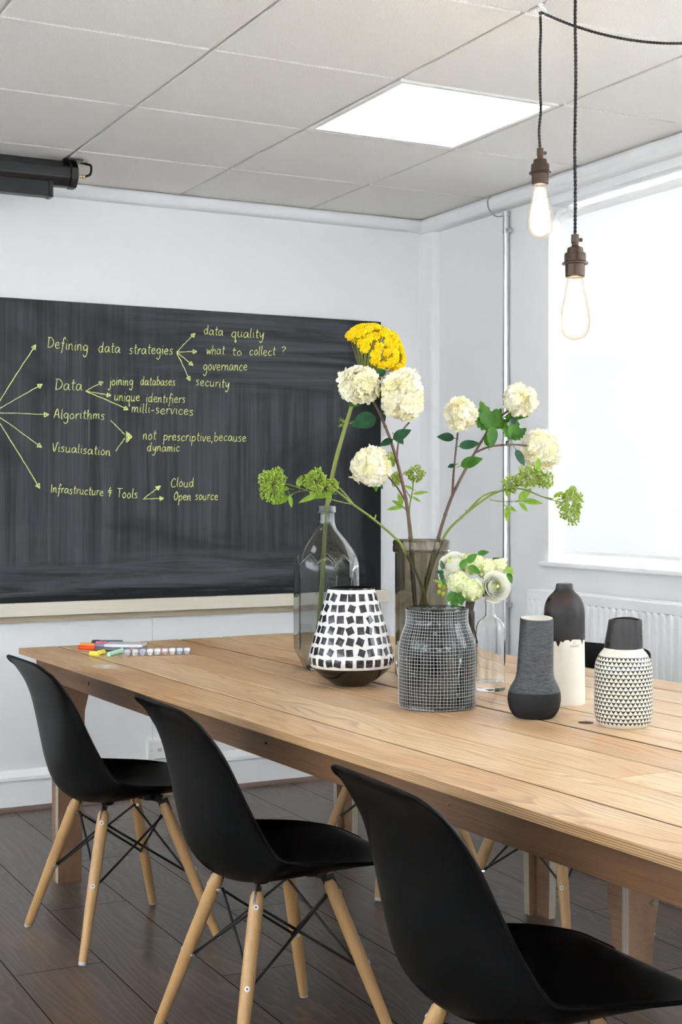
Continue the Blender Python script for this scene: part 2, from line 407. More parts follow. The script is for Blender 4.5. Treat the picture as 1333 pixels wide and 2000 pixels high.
t.set(t.out.inputs['Surface'], m1.outputs[0]); t.t.nodes.remove(t.p); M['bulb'] = t.m

# ceramics
M['white_glaze'] = plain('white_glaze', srgb(226, 224, 222), .12, spec=.6)
M['black_glaze'] = plain('black_glaze', (.008, .007, .008, 1), .10, spec=.6)
t = NT('speckled_black_tile'); k_ = t.noise(t.co(), 900, 2, .8)
t.pr(Base_Color=t.mix(t.ramp(k_, [(.62, (0, 0, 0)), (.70, (1, 1, 1))]), (.010, .010, .014, 1), (.30, .30, .36, 1)), Roughness=.14); t.p.inputs['Specular IOR Level'].default_value = .6; M['mosaic_tile'] = t.m
M['net_wire'] = plain('white_net_wire', srgb(204, 206, 206), .4)
t = NT('grey_textured_glaze'); k_ = t.noise(t.mapv(t.co(), (60, 60, 300)), 1, 4, .65, dist=1.0)
t.pr(Base_Color=t.mix(t.ramp(k_, [(.38, (0, 0, 0)), (.64, (1, 1, 1))]), srgb(32, 33, 36), srgb(76, 78, 82)), Roughness=.45); t.bump(k_, .5, .002); M['grey_texture'] = t.m
M['matte_charcoal'] = plain('matte_charcoal', srgb(33, 33, 35), .6, spec=.22, bump=(300, .2, .001))
t = NT('dark_bronze_glaze'); k_ = t.noise(t.co(), 22, 5, .65, dist=.6); k2 = t.noise(t.co(), 9, 2)
t.pr(Base_Color=t.mix(t.ramp(k2, [(.55, (0, 0, 0)), (.72, (.7, .7, .7))]), t.mix(k_, srgb(26, 24, 24), srgb(56, 52, 52)), srgb(84, 58, 42)), Roughness=t.math('MULTIPLY_ADD', k_, .40, .10)); t.p.inputs['Specular IOR Level'].default_value = .25; t.bump(k_, .3, .003); M['bronze'] = t.m
M['ivory_glaze'] = plain('ivory_glaze', srgb(216, 210, 197), .30, spec=.45, bump=(30, .1, .002))
M['stamp_ink'] = plain('black_stamp_ink', srgb(50, 48, 48), .6)
# pale vase with rows of dark downward triangles
t = NT('triangle_pattern_glaze'); sx = t.n('ShaderNodeSeparateXYZ'); t.set(sx.inputs[0], t.co('UV'))
wob = t.noise(t.co(), 30, 2); 
rowv = t.math('ADD', t.math('DIVIDE', sx.outputs[1], .0087), t.math('MULTIPLY', wob, .22))
row = t.math('FLOOR', rowv); fy = t.math('FRACT', rowv)
cx_ = t.math('ADD', t.math('MULTIPLY', sx.outputs[0], 38.0), t.math('MULTIPLY', row, .5))
fx = t.math('ABSOLUTE', t.math('SUBTRACT', t.math('FRACT', t.math('ADD', cx_, t.math('MULTIPLY', wob, .25))), .5))
tri = t.math('LESS_THAN', fx, t.math('MULTIPLY', t.math('SUBTRACT', fy, .03), .58))
tri = t.math('MULTIPLY', tri, t.math('LESS_THAN', fy, t.math('SUBTRACT', .97, t.math('MULTIPLY', t.math('SUBTRACT', .5, fx), .35))))
band = t.math('MULTIPLY', t.math('GREATER_THAN', sx.outputs[1], .008), t.math('LESS_THAN', sx.outputs[1], .156))
msk = t.math('MULTIPLY', tri, band)
t.pr(Base_Color=t.mix(msk, srgb(206, 203, 188), srgb(38, 37, 39)), Roughness=.22); t.p.inputs['Specular IOR Level'].default_value = .5
t.bump(t.math('SUBTRACT', 1.0, msk), .35, .0012); M['triangles'] = t.m

# plants
def petalmat(name, c1, c2, sc=60, rough=.6, trans=.25):
    t = NT(name); k_ = t.noise(t.co(), sc, 3, .6)
    t.pr(Base_Color=t.mix(t.ramp(k_, [(.35, (0, 0, 0)), (.65, (1, 1, 1))]), c1, c2), Roughness=rough)
    t.p.inputs['Specular IOR Level'].default_value = .25
    tl = t.n('ShaderNodeBsdfTranslucent'); tl.inputs[0].default_value = c2
    mx = t.n('ShaderNodeMixShader'); mx.inputs[0].default_value = trans; t.set(mx.inputs[1], t.p.outputs[0]); t.set(mx.inputs[2], tl.outputs[0]); t.set(t.out.inputs['Surface'], mx.outputs[0])
    return t.m
M['white_petal'] = petalmat('cream_white_petal', srgb(246, 240, 196), srgb(252, 250, 240), 26)
M['petal_base'] = petalmat('pale_yellow_petal_base', srgb(232, 224, 150), srgb(240, 234, 176), 26)
M['rose_heart'] = petalmat('greenish_rose_heart', srgb(226, 232, 178), srgb(240, 243, 210), 20)
M['yellow_floret'] = petalmat('yellow_yarrow', srgb(248, 202, 4), srgb(255, 232, 24), 60, trans=.15)
M['green_bud'] = petalmat('lime_green_bud', srgb(132, 162, 48), srgb(178, 200, 92), 90, trans=.15)
M['leaf'] = petalmat('green_leaf', srgb(48, 96, 34), srgb(84, 136, 44), 30, .35, .2)
M['dark_leaf'] = petalmat('dark_glossy_leaf', srgb(24, 58, 40), srgb(40, 84, 52), 30, .25, .12)
M['lime_leaf'] = petalmat('lime_leaf', srgb(104, 146, 40), srgb(150, 182, 72), 60, .4, .25)
M['hydrangea'] = petalmat('pale_green_hydrangea', srgb(214, 220, 160), srgb(238, 240, 208), 90)
M['rose_petal'] = petalmat('white_rose_petal', srgb(244, 244, 228), srgb(252, 252, 248), 20, trans=.3)
M['brown_stem'] = plain('brown_twig', srgb(96, 72, 60), .6, bump=(90, .4, .002))
M['green_stem'] = plain('green_stem', srgb(118, 132, 56), .5, bump=(120, .2, .001))
M['olive_stem'] = plain('olive_fennel_stem', srgb(128, 136, 62), .5, bump=(120, .2, .001))
M['dark_stem'] = plain('dark_bound_stem', srgb(58, 44, 38), .6)
M['berry'] = plain('green_berry', srgb(138, 146, 44), .25)

# ================================================================== ROOM
XR, YB, XL, YF, CH = 3.31, 5.512, -2.3, -2.5, 2.5
floor = MB().box((XL-.15, YF-.15, -.06), (XR+.3, YB+.15, 0)).build('floor', M['floor']); structure(floor, 'dark brown laminate floor', 'floor')
structure(MB().box((XL-.15, YB, -.06), (XR+.3, YB+.15, CH+.2)).build('wall_back', M['wall']), 'white wall behind the blackboard', 'wall')
# walls with window openings: local x points out of the room, y runs along the wall
WZ0, WZ1, RV = .968, 2.40, .15
def window_wall(name, lab, org, rot, a0, a1, wins, num):
    mb = MB(); ys = [a0]+[y for wn in sorted(wins) for y in wn]+[a1]
    for y0, y1 in zip(ys[::2], ys[1::2]): mb.box((0, y0, -.06), (RV, y1, CH+.2))
    for y0, y1 in wins:
        mb.box((0, y0, -.06), (RV, y1, WZ0)); mb.box((0, y0, WZ1), (RV, y1, CH+.2))
    structure(mb.build(name, M['wall'], loc=org, rotz=rot), lab, 'wall')
    rm = Matrix.Rotation(rot, 3, 'Z')
    for y0, y1 in wins:
        first = num == 1; ym = (y0+y1)/2; h = (y1-y0)/2; X0, X1 = .085, .135
        o_ = Vector(org)+rm @ Vector((0, ym, 0))
        mb = MB()
        for a, b in ((-h, -h+.045), (h-.045, h)): mb.box((X0, a, WZ0), (X1, b, WZ1))
        for a, b in ((WZ0, WZ0+.07), (WZ1-.06, WZ1), (1.715, 1.765)): mb.box((X0+.002, -h+.045, a), (X1-.002, h-.045, b))
        wf = mb.build('window_%d' % num, M['frame'], bevel=.004, loc=o_, rotz=rot); structure(wf, 'white sash window behind the blind' if first else 'unseen sash window added for fill light', 'window')
        MB().box((.108, -h+.04, WZ0+.05), (.112, h-.04, WZ1-.04)).build('window_pane', M['pane'], wf)
        MB().box((-.028, -h-.03, WZ0-.002), (.085, h+.03, WZ0+.016)).build('window_sill', M['trim'], wf, bevel=.005)
        bl = thing('roller_blind', 'white roller blind glowing with daylight in the window behind the vases' if first else 'sheer roller blind in an unseen window added for fill light', 'blind', o_+rm @ Vector((.045, 0, WZ0+.02)), rot, None if first else 'blinds of the added fill light windows')
        hw = h-.022; top = WZ1-.045-(WZ0+.02)
        MB().box((-.0006, -hw, .04), (.0006, hw, top)).build('blind_fabric', M['blind'] if first else M['fill_blind'], bl)
        MB().tube([(.014, -hw+.004, top), (.014, hw-.004, top)], .021, 20).build('roller_tube', M['white_plastic'], bl, smooth=40)
        MB().tube([(0, -hw, .03), (0, hw, .03)], .011, 10).build('bottom_bar', M['white_plastic'], bl, smooth=40)
        for s in (-1, 1): MB().tube([(.012, s*hw, top), (.012, s*(hw+.016), top)], .032, 20).build('end_bracket', M['white_plastic'], bl, smooth=40)
        num += 1
window_wall('wall_right', 'white window wall on the right', (XR, 0, 0), 0, YF, YB, [(-1.9, -.1), (.8, 2.3), (3.10, 4.566)][::-1], 1)  # windows past the first are unseen, added for more daylight
window_wall('wall_left', 'white wall left of the camera', (XL, 0, 0), PI, -YB, -YF, [(-4.9, -2.5), (-2.1, .6)], 4)  # unseen windows added to lift the light on ceiling and walls
window_wall('wall_front', 'white wall behind the camera', (0, YF, 0), -PI/2, XL, XR+.15, [(-1.7, .2), (.9, 2.8)], 6)  # unseen windows added behind the camera as frontal fill light

# suspended ceiling: tegular tiles dropped below a T-bar grid
GX = [1.497+.605*k for k in range(-7, 4)]; GY = [3.655+.65*k for k in range(-10, 4)]
gx = [XL]+[g for g in GX if XL+.05 < g < XR-.03]+[XR]; gy = [YF]+[g for g in GY if YF+.05 < g < YB-.03]+[YB]
PANELS = [(2.102, 3.655), (2.102-3*.605, 3.655), (2.102, 3.655-4*.65), (2.102-3*.605, 3.655-4*.65), (2.102, 3.655-7*.65), (2.102-3*.605, 3.655-7*.65), (2.102-6*.605, 3.655-4*.65)]
def ispanel(x0, y0): return any(abs(x0-a) < .05 and abs(y0-b) < .05 for a, b in PANELS)
mb = MB()
for x0, x1 in zip(gx[:-1], gx[1:]):
    for y0, y1 in zip(gy[:-1], gy[1:]):
        if ispanel(x0, y0): continue
        e = .0075
        a0 = x0+(e if x0 > XL else 0); a1 = x1-(e if x1 < XR else 0); b0 = y0+(e if y0 > YF else 0); b1 = y1-(e if y1 < YB else 0)
        mb.box((a0, b0, CH), (a1, b1, CH+.02))
mb.mi = 1
for g in gx[1:-1]: mb.box((g-.012, YF, CH+.008), (g+.012, YB, CH+.035))
for g in gy[1:-1]: mb.box((XL, g-.012, CH+.0075), (XR, g+.012, CH+.034))
mb.box((XL, YF, CH+.045), (XR, YB, CH+.06))
ceil = mb.build('ceiling', [M['tile'], M['tbar']]); structure(ceil, 'white suspended tile ceiling', 'ceiling')

# boxed pipe run under the ceiling on both walls and the corner boxing
def boxrun(name, lo, hi, lab):
    o = MB().box(lo, hi).build(name, M['wall'], bevel=.02, bseg=4, smooth=60); return structure(o, lab, 'trim')
boxrun('trim_1', (XL, YB-.05, CH-.056), (XR, YB+.02, CH-.002), 'boxed pipe run above the blackboard')
boxrun('trim_2', (XR-.06, YF, CH-.066), (XR+.02, YB, CH-.002), 'boxed pipe run above the window')
boxrun('trim_3', (XR-.036, YB-.115, 0), (XR+.02, YB+.02, CH-.04), 'narrow boxed pipe in the room corner')
# skirting on the blackboard wall: tall board, stepped cap, brown bead
sk = MB(); sk.prism([(YB, 0), (YB-.02, 0), (YB-.02, .112), (YB-.017, .1155), (YB-.017, .118), (YB-.028, .122), (YB-.026, .135), (YB-.006, .16), (YB, .16)], XL, XR, 'yz')
structure(sk.build('baseboard_back', M['trim']), 'tall white skirting with stepped cap', 'baseboard')
sk = MB(); sk.prism([(XR, 0), (XR-.02, 0), (XR-.02, .115), (XR-.006, .15), (XR, .15)], YF, YB-.03, 'xz')
structure(sk.build('baseboard_right', M['trim']), 'white skirting below the window', 'baseboard')
q = [(YB-.02, 0)]+[(YB-.02-.016*math.cos(a), .018*math.sin(a)) for a in np.linspace(0, PI/2, 5)]
structure(MB().prism(q, XL, XR, 'yz').build('trim_4', M['bead']), 'brown quarter round bead at the floor', 'trim')
structure(MB().box((1.985, YB-.0012, .16), (1.988, YB+.01, .745)).build('trim_5', plain('joint_filler', srgb(205, 205, 203), .7)), 'vertical wall panel joint', 'trim')

# ceiling lights
for k, (x, y) in enumerate(PANELS):
    lab = 'bright square ceiling light panel in view above the flowers' if k == 0 else 'square ceiling light panel out of frame'
    cl = thing('ceiling_light', lab, 'ceiling light', (x+.3025, y+.325, CH), group=None if k == 0 else 'ceiling light panels out of frame')
    MB().box((-.275, -.297, .0), (.275, .297, .004)).build('diffuser', M['panel'], cl)
    fr = MB()
    for a, b, c, d in ((-.293, -.315, .293, -.297), (-.293, .297, .293, .315), (-.293, -.297, -.275, .297), (.275, -.297, .293, .297)): fr.box((a, b, -.002), (c, d, .012))
    fr.build('panel_frame', M['tbar'], cl)

# ================================================================== WALL FITTINGS
# chalkboard, its ledge and the writing
BX0 = -.55; BYF = 5.492
BW = 3.061-BX0
cb = thing('blackboard', 'large blackboard covered in yellow chalk notes and wiped dust', 'blackboard', (BX0, BYF, .822))
MB().box((0, 0, 0), (BW, .018, 1.203)).build('board', M['slate'], cb)
MB().box((0, -.034, -.052), (BW+.028, .018, 0)).build('chalk_ledge', M['cream_wood'], cb, bevel=.002)
mb = MB().box((0, .0, -.078), (BW-.0, .018, -.052)); mb.build('ledge_batten', M['batten'], cb, bevel=.001)
GL = {
'a': (.95, '.75,.85 .35,1 .05,.55 .2,.05 .55,.2 .75,.9 .75,.3 .95,0'), 'b': (.85, '.1,1.8 .1,0 .1,.6 .45,1 .75,.5 .45,0 .1,.15'),
'c': (.8, '.7,.8 .4,1 .08,.5 .35,0 .75,.2'), 'd': (.95, '.7,.8 .35,1 .05,.5 .3,0 .6,.25 .72,1.8 .72,.3 .9,0'),
'e': (.85, '.1,.5 .65,.6 .5,1 .15,.8 .1,.3 .4,0 .8,.2'), 'f': (.65, '.7,1.6 .5,1.9 .35,1.5 .3,0 .2,-.7|.05,.9 .6,1'),
'g': (.85, '.7,.85 .35,1 .05,.6 .3,.1 .65,.4 .72,.9 .7,-.5 .4,-.95 .1,-.6'), 'h': (.85, '.1,1.8 .1,0 .15,.6 .45,1 .65,.8 .65,.2 .8,0'),
'i': (.35, '.15,1 .15,.2 .3,0|.17,1.4 .2,1.48'), 'j': (.4, '.3,1 .3,-.5 .05,-.9 -.1,-.6|.32,1.4 .35,1.48'), 'l': (.35, '.15,1.8 .12,.3 .3,0'),
'm': (1.15, '.05,1 .1,0 .15,.7 .4,1 .5,.7 .5,0 .6,.7 .85,1 .95,.7 .95,.2 1.1,0'), 'n': (.85, '.05,1 .1,0 .15,.7 .45,1 .6,.7 .62,.2 .8,0'),
'o': (.8, '.4,1 .08,.6 .3,0 .7,.4 .45,1 .35,.98'), 'p': (.85, '.1,1 .1,-.9|.1,.7 .45,1 .75,.6 .45,.05 .1,.2'),
'q': (.9, '.7,.8 .35,1 .05,.5 .3,0 .65,.3 .72,1 .72,-.9 .9,-.6'), 'r': (.6, '.1,1 .12,0 .15,.6 .4,1 .6,.9'),
's': (.7, '.6,.9 .3,1 .12,.75 .5,.4 .45,.05 .05,.05'), 't': (.6, '.3,1.6 .28,.2 .55,0|.05,1.05 .6,1.1'),
'u': (.9, '.08,1 .1,.2 .4,0 .65,.4 .68,1 .68,.2 .85,0'), 'v': (.75, '.05,1 .3,0 .65,1 .75,.95'), 'w': (1., '.05,1 .25,0 .5,.8 .7,0 .95,1'),
'y': (.8, '.08,1 .15,.3 .4,.2 .65,.9|.7,1 .6,-.4 .3,-.9 .1,-.6'), 'D': (1.1, '.18,1.7 .15,0|0,1.65 .6,1.6 1,.9 .7,.2 .1,0'),
'A': (.95, '0,0 .45,1.7 .85,0|.15,.6 .75,.65'), 'V': (.85, '0,1.6 .35,0 .75,1.7 .95,1.7'), 'I': (.35, '.1,1.7 .12,0'), 'T': (.9, '.45,1.6 .45,0|0,1.6 1,1.65'),
'C': (1., '.9,1.4 .55,1.7 .1,.9 .4,0 .95,.2'), 'O': (1., '.5,1.6 .1,1 .35,0 .9,.7 .6,1.6 .45,1.58'), '&': (.9, '.15,.75 .75,.8|.5,1.4 .2,.5 .75,.4|.5,.9 .45,-.3'),
'?': (.7, '.05,1.4 .3,1.7 .6,1.4 .3,.8 .3,.5|.3,.1 .32,.05'), '-': (.65, '.05,.5 .55,.55'), ',': (.3, '.15,.1 .05,-.35'), ' ': (.5, '')}
WORDS = [  # text, start x, baseline y, end x, baseline y, x-height (photo pixels)
('Defining', 92, 678, 173, 687, 12), ('data', 192, 687, 236, 690, 11.5), ('strategies', 252, 691, 339, 692, 11),
('data', 398, 653, 437, 655, 10), ('quality', 452, 658, 517, 660, 10.5), ('what', 403, 692, 440, 692.5, 10), ('to', 453, 693, 474, 694, 9), ('collect', 487, 694, 539, 694, 10), ('?', 549, 692, 560, 692, 9),
('governance', 397, 723, 484, 724, 11), ('security', 382, 752, 449, 758, 10),
('Data', 107, 761, 162, 763, 12.5), ('joining', 213, 752, 261, 753, 10), ('databases', 274, 752, 343, 753, 9.5), ('unique', 223, 782, 274, 784, 10.5), ('identifiers', 285, 785, 363, 787, 10), ('milli-services', 257, 805, 379, 811, 10.5),
('Algorithms', 105, 817, 206, 819, 10.5), ('Visualisation', 102, 881, 217, 890, 10), ('not', 279, 859, 306, 858, 11), ('prescriptive,', 319, 860, 417, 862, 10), ('because', 418, 861, 482, 863, 10), ('dynamic', 287, 881, 352, 882, 9.5),
('Infrastructure', 99, 962, 203, 968, 9.5), ('&', 209, 967, 221, 967, 11), ('Tools', 228, 971, 270, 974, 10.5), ('Cloud', 333, 951, 380, 951, 10), ('Open', 339, 977, 374, 977, 10), ('source', 381, 976, 427, 976, 9.5)]
def bpt(u, v):
    p = ony(u, v, BYF); return A3(p[0]-BX0, 0, p[2]-.822)
def ribbon(mb, pts, wdt):
    dep = random.uniform(.0006, .0014)
    pts = [A3(p[0], 0, p[2]) for p in pts]; n = len(pts); L_, Rr = [], []
    for i in range(n):
        d = nrm(pts[min(i+1, n-1)]-pts[max(i-1, 0)]); s = A3(-d[2], 0, d[0])*wdt*.5*random.uniform(.75, 1.2)
        L_.append(pts[i]+s); Rr.append(pts[i]-s)
    y = A3(0, -dep, 0)
    mb.grid([[l for l in L_], [l+y for l in L_], [r+y for r in Rr], [r for r in Rr]])
for txt, u0, v0, u1, v1, xh in WORDS:
    p0, p1 = bpt(u0, v0), bpt(u1, v1); dx = p1-p0; tot = sum(GL[c][0]+.12 for c in txt)
    S = np.linalg.norm(dx)/tot; ex = dx/np.linalg.norm(dx); pz = bpt(u0, v0-xh); hgt = pz[2]-p0[2]
    slant = .10; cur = 0; writing = MB()
    for c in txt:
        gw, st = GL[c]; jy = random.uniform(-.08, .08)
        for stroke in st.split('|'):
            if not stroke: continue
            pp = []
            for q in stroke.split():
                a, b = map(float, q.split(',')); b += jy
                pp.append(p0+ex*((cur+a)*S+b*slant*hgt)+A3(0, 0, 1)*b*hgt)
            ribbon(writing, smoothpath(pp, 5), .0030)
        cur += gw+.12
    writing.build('chalk_word', M['chalk'], cb, recalc=False)
arrows = MB()
def flush():
    global arrows
    arrows.build('chalk_arrow', M['chalk'], cb, recalc=False); arrows = MB()
def chalkline(u0, v0, u1, v1, wd=.0032):
    a, b = bpt(u0, v0), bpt(u1, v1); n = 14; per = nrm(A3(-(b-a)[2], 0, (b-a)[0])); L_ = np.linalg.norm(b-a)
    ribbon(arrows, [a+(b-a)*k/n+per*(math.sin(k/n*PI)*.006*L_+random.uniform(-.001, .001)) for k in range(n+1)], wd)
def arrow(u0, v0, u1, v1, hd=9, fill=False):
    chalkline(u0, v0, u1, v1)
    d = nrm(A3(u1-u0, v1-v0, 0)); p = A3(-d[1], d[0], 0); t_ = A3(u1, v1, 0)+d*hd*.35; a = A3(u1, v1, 0)-d*hd*.6+p*hd*.5; b = A3(u1, v1, 0)-d*hd*.6-p*hd*.5
    for s, e in ((a, t_), (t_, b), (b, a)): chalkline(s[0], s[1], e[0], e[1], .0034)
    if fill:
        for k in (.25, .5, .75): 
            s = a+(b-a)*k; chalkline(s[0], s[1], t_[0], t_[1], .0034)
    flush()
for q in ((-14, 806, 68, 676), (-14, 806, 80, 752), (-14, 806, 92, 810), (-14, 806, 79, 872), (-14, 806, 76, 951)): arrow(*q, hd=9)
for q in ((345, 688, 379, 653), (345, 688, 382, 686.5), (345, 688, 375, 712), (345, 688, 370, 741), (167, 764, 199, 747), (167, 764, 214, 772), (167, 764, 248, 799)): arrow(*q, hd=8)
arrow(280, 975, 311, 951, 9, True); arrow(280, 975, 317, 973.5, 8, True)
chalkline(216, 821, 244, 849); chalkline(226, 881, 244, 856)
for a, b in (((247, 843), (247, 864)), ((247, 843), (258, 853)), ((247, 864), (258, 853)), ((249, 845), (250, 861)), ((252, 848), (253, 858)), ((255, 850), (255.5, 856)), ((250, 845), (251, 862))): chalkline(*a, *b, .0036)
flush()

# radiator under the window
rx = 3.205; p = onx(1031.6, 1150, rx); ry1 = p[1]; ry0 = ry1-1.55; rz1 = p[2]; rz0 = .22
rd = thing('radiator', 'white ribbed panel radiator below the window', 'radiator', (rx, (ry0+ry1)/2, rz0))
hl = (ry1-ry0)/2; hz = rz1-rz0; P = []
prof = []
y = -hl+.02; k = 0
while y < hl-.02:
    prof += [(y, .0), (y+.010, 0), (y+.0145, .011), (y+.0285, .011), (y+.033, 0)]; y += .0385
mb = MB(); mb.grid([[A3(d, yy, zz) for yy, d in prof] for zz in (.03, .045, hz-.055, hz-.038)])
mb.build('front_panel', M['radiator'], rd, smooth=30, recalc=False, solid=.0012)
MB().box((.0, -hl, hz-.042), (.075, hl, hz)).build('top_rail', M['radiator'], rd, bevel=.006, bseg=3)
MB().box((.0, -hl, 0), (.075, hl, .034)).build('bottom_rail', M['radiator'], rd, bevel=.006, bseg=3)
for s in (-1, 1): MB().box((.002, s*hl-.012, .0), (.07, s*hl+.012, hz-.002)).build('side_panel', M['radiator'], rd, bevel=.004)
MB().box((.045, -hl+.012, .02), (.06, hl-.012, hz-.03)).build('back_panel', M['radiator'], rd)
for s in (-1, 1): MB().box((.07, s*hl*.7-.02, .1), (XR-rx, s*hl*.7+.02, hz-.1)).build('wall_bracket', M['radiator'], rd)

# conduit pipe on the window wall
pc = onx(988, 700, XR-.02); cy = pc[1]
cp = thing('conduit_pipe', 'galvanised vertical conduit pipe between the corner and the window', 'pipe', (XR-.018, cy, 0))
MB().tube([(0, 0, .17), (0, 0, 2.425)], .0132, 20).build('tube', M['steel'], cp, smooth=40)
MB().tube([(0, 0, 2.405), (0, 0, 2.425)], .0165, 20).build('coupling', M['steel'], cp, smooth=40)
for v in (452, 866, 1180):
    zz = onx(988, v, XR-.02)[2]
    mb = MB().tube([(0, 0, zz-.009), (0, 0, zz+.009)], .0152, 20); mb.box((-.012, -.040, zz-.01), (.004, -.014, zz+.01)); mb.tube([(-.016, -.03, zz), (-.009, -.03, zz)], .006, 10)
    mb.build('saddle_clip', M['steel'], cp, smooth=40)
pts = smoothpath([A3(-.02, .055, 2.497), A3(-.048, .06, 2.485), A3(-.052, .055, 2.45), A3(-.048, .04, 2.425), A3(-.03, .02, 2.405), A3(0, 0, 2.41)], 6)
MB().tube(pts, .003, 6).build('grey_cable', plain('grey_cable', srgb(150, 150, 150), .5), cp, smooth=60)
q = onx(970.5, 1093, XR-.02)
tag(MB().box((-.012, -.012, -.008), (.018, .012, .008)).build('cable_clip', plain('dark_plastic', srgb(70, 70, 74), .5), loc=q, bevel=.002), 'small dark clip on the wall left of the conduit pipe', 'clip')

# socket plate on the wall behind the first chair
sk = thing('data_socket', 'white telephone socket plate low on the wall behind the chairs', 'socket', (1.956, YB-.03, .159))
MB().box((0, -.0, 0), (.145, .03, .073)).build('back_box', M['white_plastic'], sk, bevel=.003)
MB().box((-.001, -.006, -.001), (.146, .0, .074)).build('face_plate', M['white_plastic'], sk, bevel=.003)
for x in (.05, ):
    MB().box((x-.009, -.0072, .03), (x+.009, -.005, .043)).build('port', plain('port_grey', srgb(196, 196, 196), .5), sk)
for x in (.015, .105): MB().tube([(x, -.008, .036), (x, -.004, .036)], .003, 10).build('screw', M['steel'], sk)

# projector screen housing under the ceiling
SY = 5.1; e = ony(147, 340, SY); zb = ony(147, 369, SY)[2]; zt = ony(147, 318, SY)[2]; hh = (zt-zb)/2; xe = e[0]; zc = (zt+zb)/2
ps = thing('projector_screen', 'long black projector screen housing fixed below the ceiling', 'projector screen', (xe, SY, zb))
oc = [(hh*1.02*math.cos(a), hh+hh*1.04*math.sin(a)) for a in np.linspace(PI/8, PI/8+2*PI, 9)[:-1]]
XX = -1.55-xe
MB().prism(oc, XX, -.028, 'yz').build('casing', M['black_housing'], ps, bevel=.004)
MB().prism([(a*1.06, hh+(b-hh)*1.06) for a, b in oc], -.028, -.0, 'yz').build('end_cap', M['black_housing'], ps, bevel=.004)
xb = ony(100, 380, SY-.02)[0]-xe
dz = zb-ony(100, 385, SY-.02)[2]
MB().prism([(-.035, -dz+.0), (.012, -dz), (.016, .01), (-.032, .012)], XX, xb-.012, 'yz').build('bottom_bar', M['black_housing'], ps, bevel=.002)
MB().prism([(-.038, -dz-.003), (.015, -dz-.003), (.018, .01), (-.034, .014)], xb-.012, xb+.004, 'yz').build('bar_end_cap', M['black_housing'], ps, bevel=.002)
mb = MB().box((-.05, -.045, hh*2+.001), (.02, .045, hh*2+.004)); mb.box((-.045, -.02, hh*2), (-.02, .02, CH-zb)); mb.build('mounting_bracket', M['black_housing'], ps)
MB().lathe([(0, 0), (.009, 0), (.009, .008), (.006, .01), (.006, .026), (.008, .028), (.008, .036), (0, .036)], 14, (0, 0, hh), axis=(1, 0, 0)).build('cable_gland', M['brass'], ps, smooth=30)
MB().tube(smoothpath([A3(.034, 0, hh), A3(.058, 0, hh+.012), A3(.064, .01, hh+.045), A3(.052, .02, hh*2+.004), A3(.03, .03, CH-zb+.001)], 6), .0045, 8).build('power_cable', M['cord'], ps, smooth=60)

# ================================================================== TABLE
TH = .742; TA = A3(1.192, 4.60, TH); TR = R(2.5)
TL = A3(math.sin(TR), -math.cos(TR), 0); TW = A3(math.cos(TR), math.sin(TR), 0)
def tp(l, w_, z=TH): return A3(*(TA+TL*l+TW*w_)[:2], z)
TLEN, TT = 4.1, .019
tb = thing('dining_table', 'long pine plank table with plywood legs in the middle of the room', 'table', (TA[0], TA[1], 0), TR-PI/2)
seams = [0, .130, .283, .428, .578, .640, .735, .878, 1.020, 1.163, 1.29]
gaps = [0, .0075, .0045, .0060, .0125, .0025, .0080, .0055, .0055, .0075, 0]
mb = MB()
for k in range(len(seams)-1):
    y0, y1 = seams[k]+gaps[k]/2, seams[k+1]-gaps[k+1]/2
    cuts = [random.uniform(-.008, .006), TLEN] if k not in (0, 2, 3, 7) else [random.uniform(-.006, .004), {0: 3.6, 2: 2.62, 3: 1.05, 7: 1.9}[k], TLEN]
    for a, b in zip(cuts[:-1], cuts[1:]):
        f0 = len(mb.f); mb.box((a+.0006, y0, TH-TT), (b-.0006, y1, TH)); mb.m[f0+5] = 1
        if k == 0: mb.m[f0+2] = 1
mb.build('tabletop', [M['table'], M['table_edge']], tb, bevel=.0012)
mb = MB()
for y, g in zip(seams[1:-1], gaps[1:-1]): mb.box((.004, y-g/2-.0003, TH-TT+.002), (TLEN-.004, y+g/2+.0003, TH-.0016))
mb.build('seam_shade', plain('painted_seam_shade', srgb(40, 28, 20), .9), tb)  # dark strips laid in the plank gaps, standing in for their shade
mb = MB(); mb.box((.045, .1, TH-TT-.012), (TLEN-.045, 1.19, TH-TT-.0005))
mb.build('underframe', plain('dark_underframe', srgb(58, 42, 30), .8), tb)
AZ = .652
MB().box((.045, .045, AZ), (TLEN-.045, .067, TH-TT-.0006)).build('apron', M['apron'], tb, bevel=.002)
MB().box((.045, 1.223, AZ), (TLEN-.045, 1.245, TH-TT-.0006)).build('apron', M['apron'], tb, bevel=.002)
MB().box((.045, .068, AZ), (.067, 1.222, TH-TT-.0006)).build('apron', M['apron'], tb, bevel=.002)
MB().box((TLEN-.067, .068, AZ), (TLEN-.045, 1.222, TH-TT-.0006)).build('apron', M['apron'], tb, bevel=.002)
sc = MB()
for x in (.55, 1.1, 1.72, 2.45, 3.1): sc.tube([(x, .0452, AZ+.035+random.uniform(-.01, .01)), (x, .0442, AZ+.04)], .0042, 10)
sc.build('apron_screws', M['chrome'], tb)
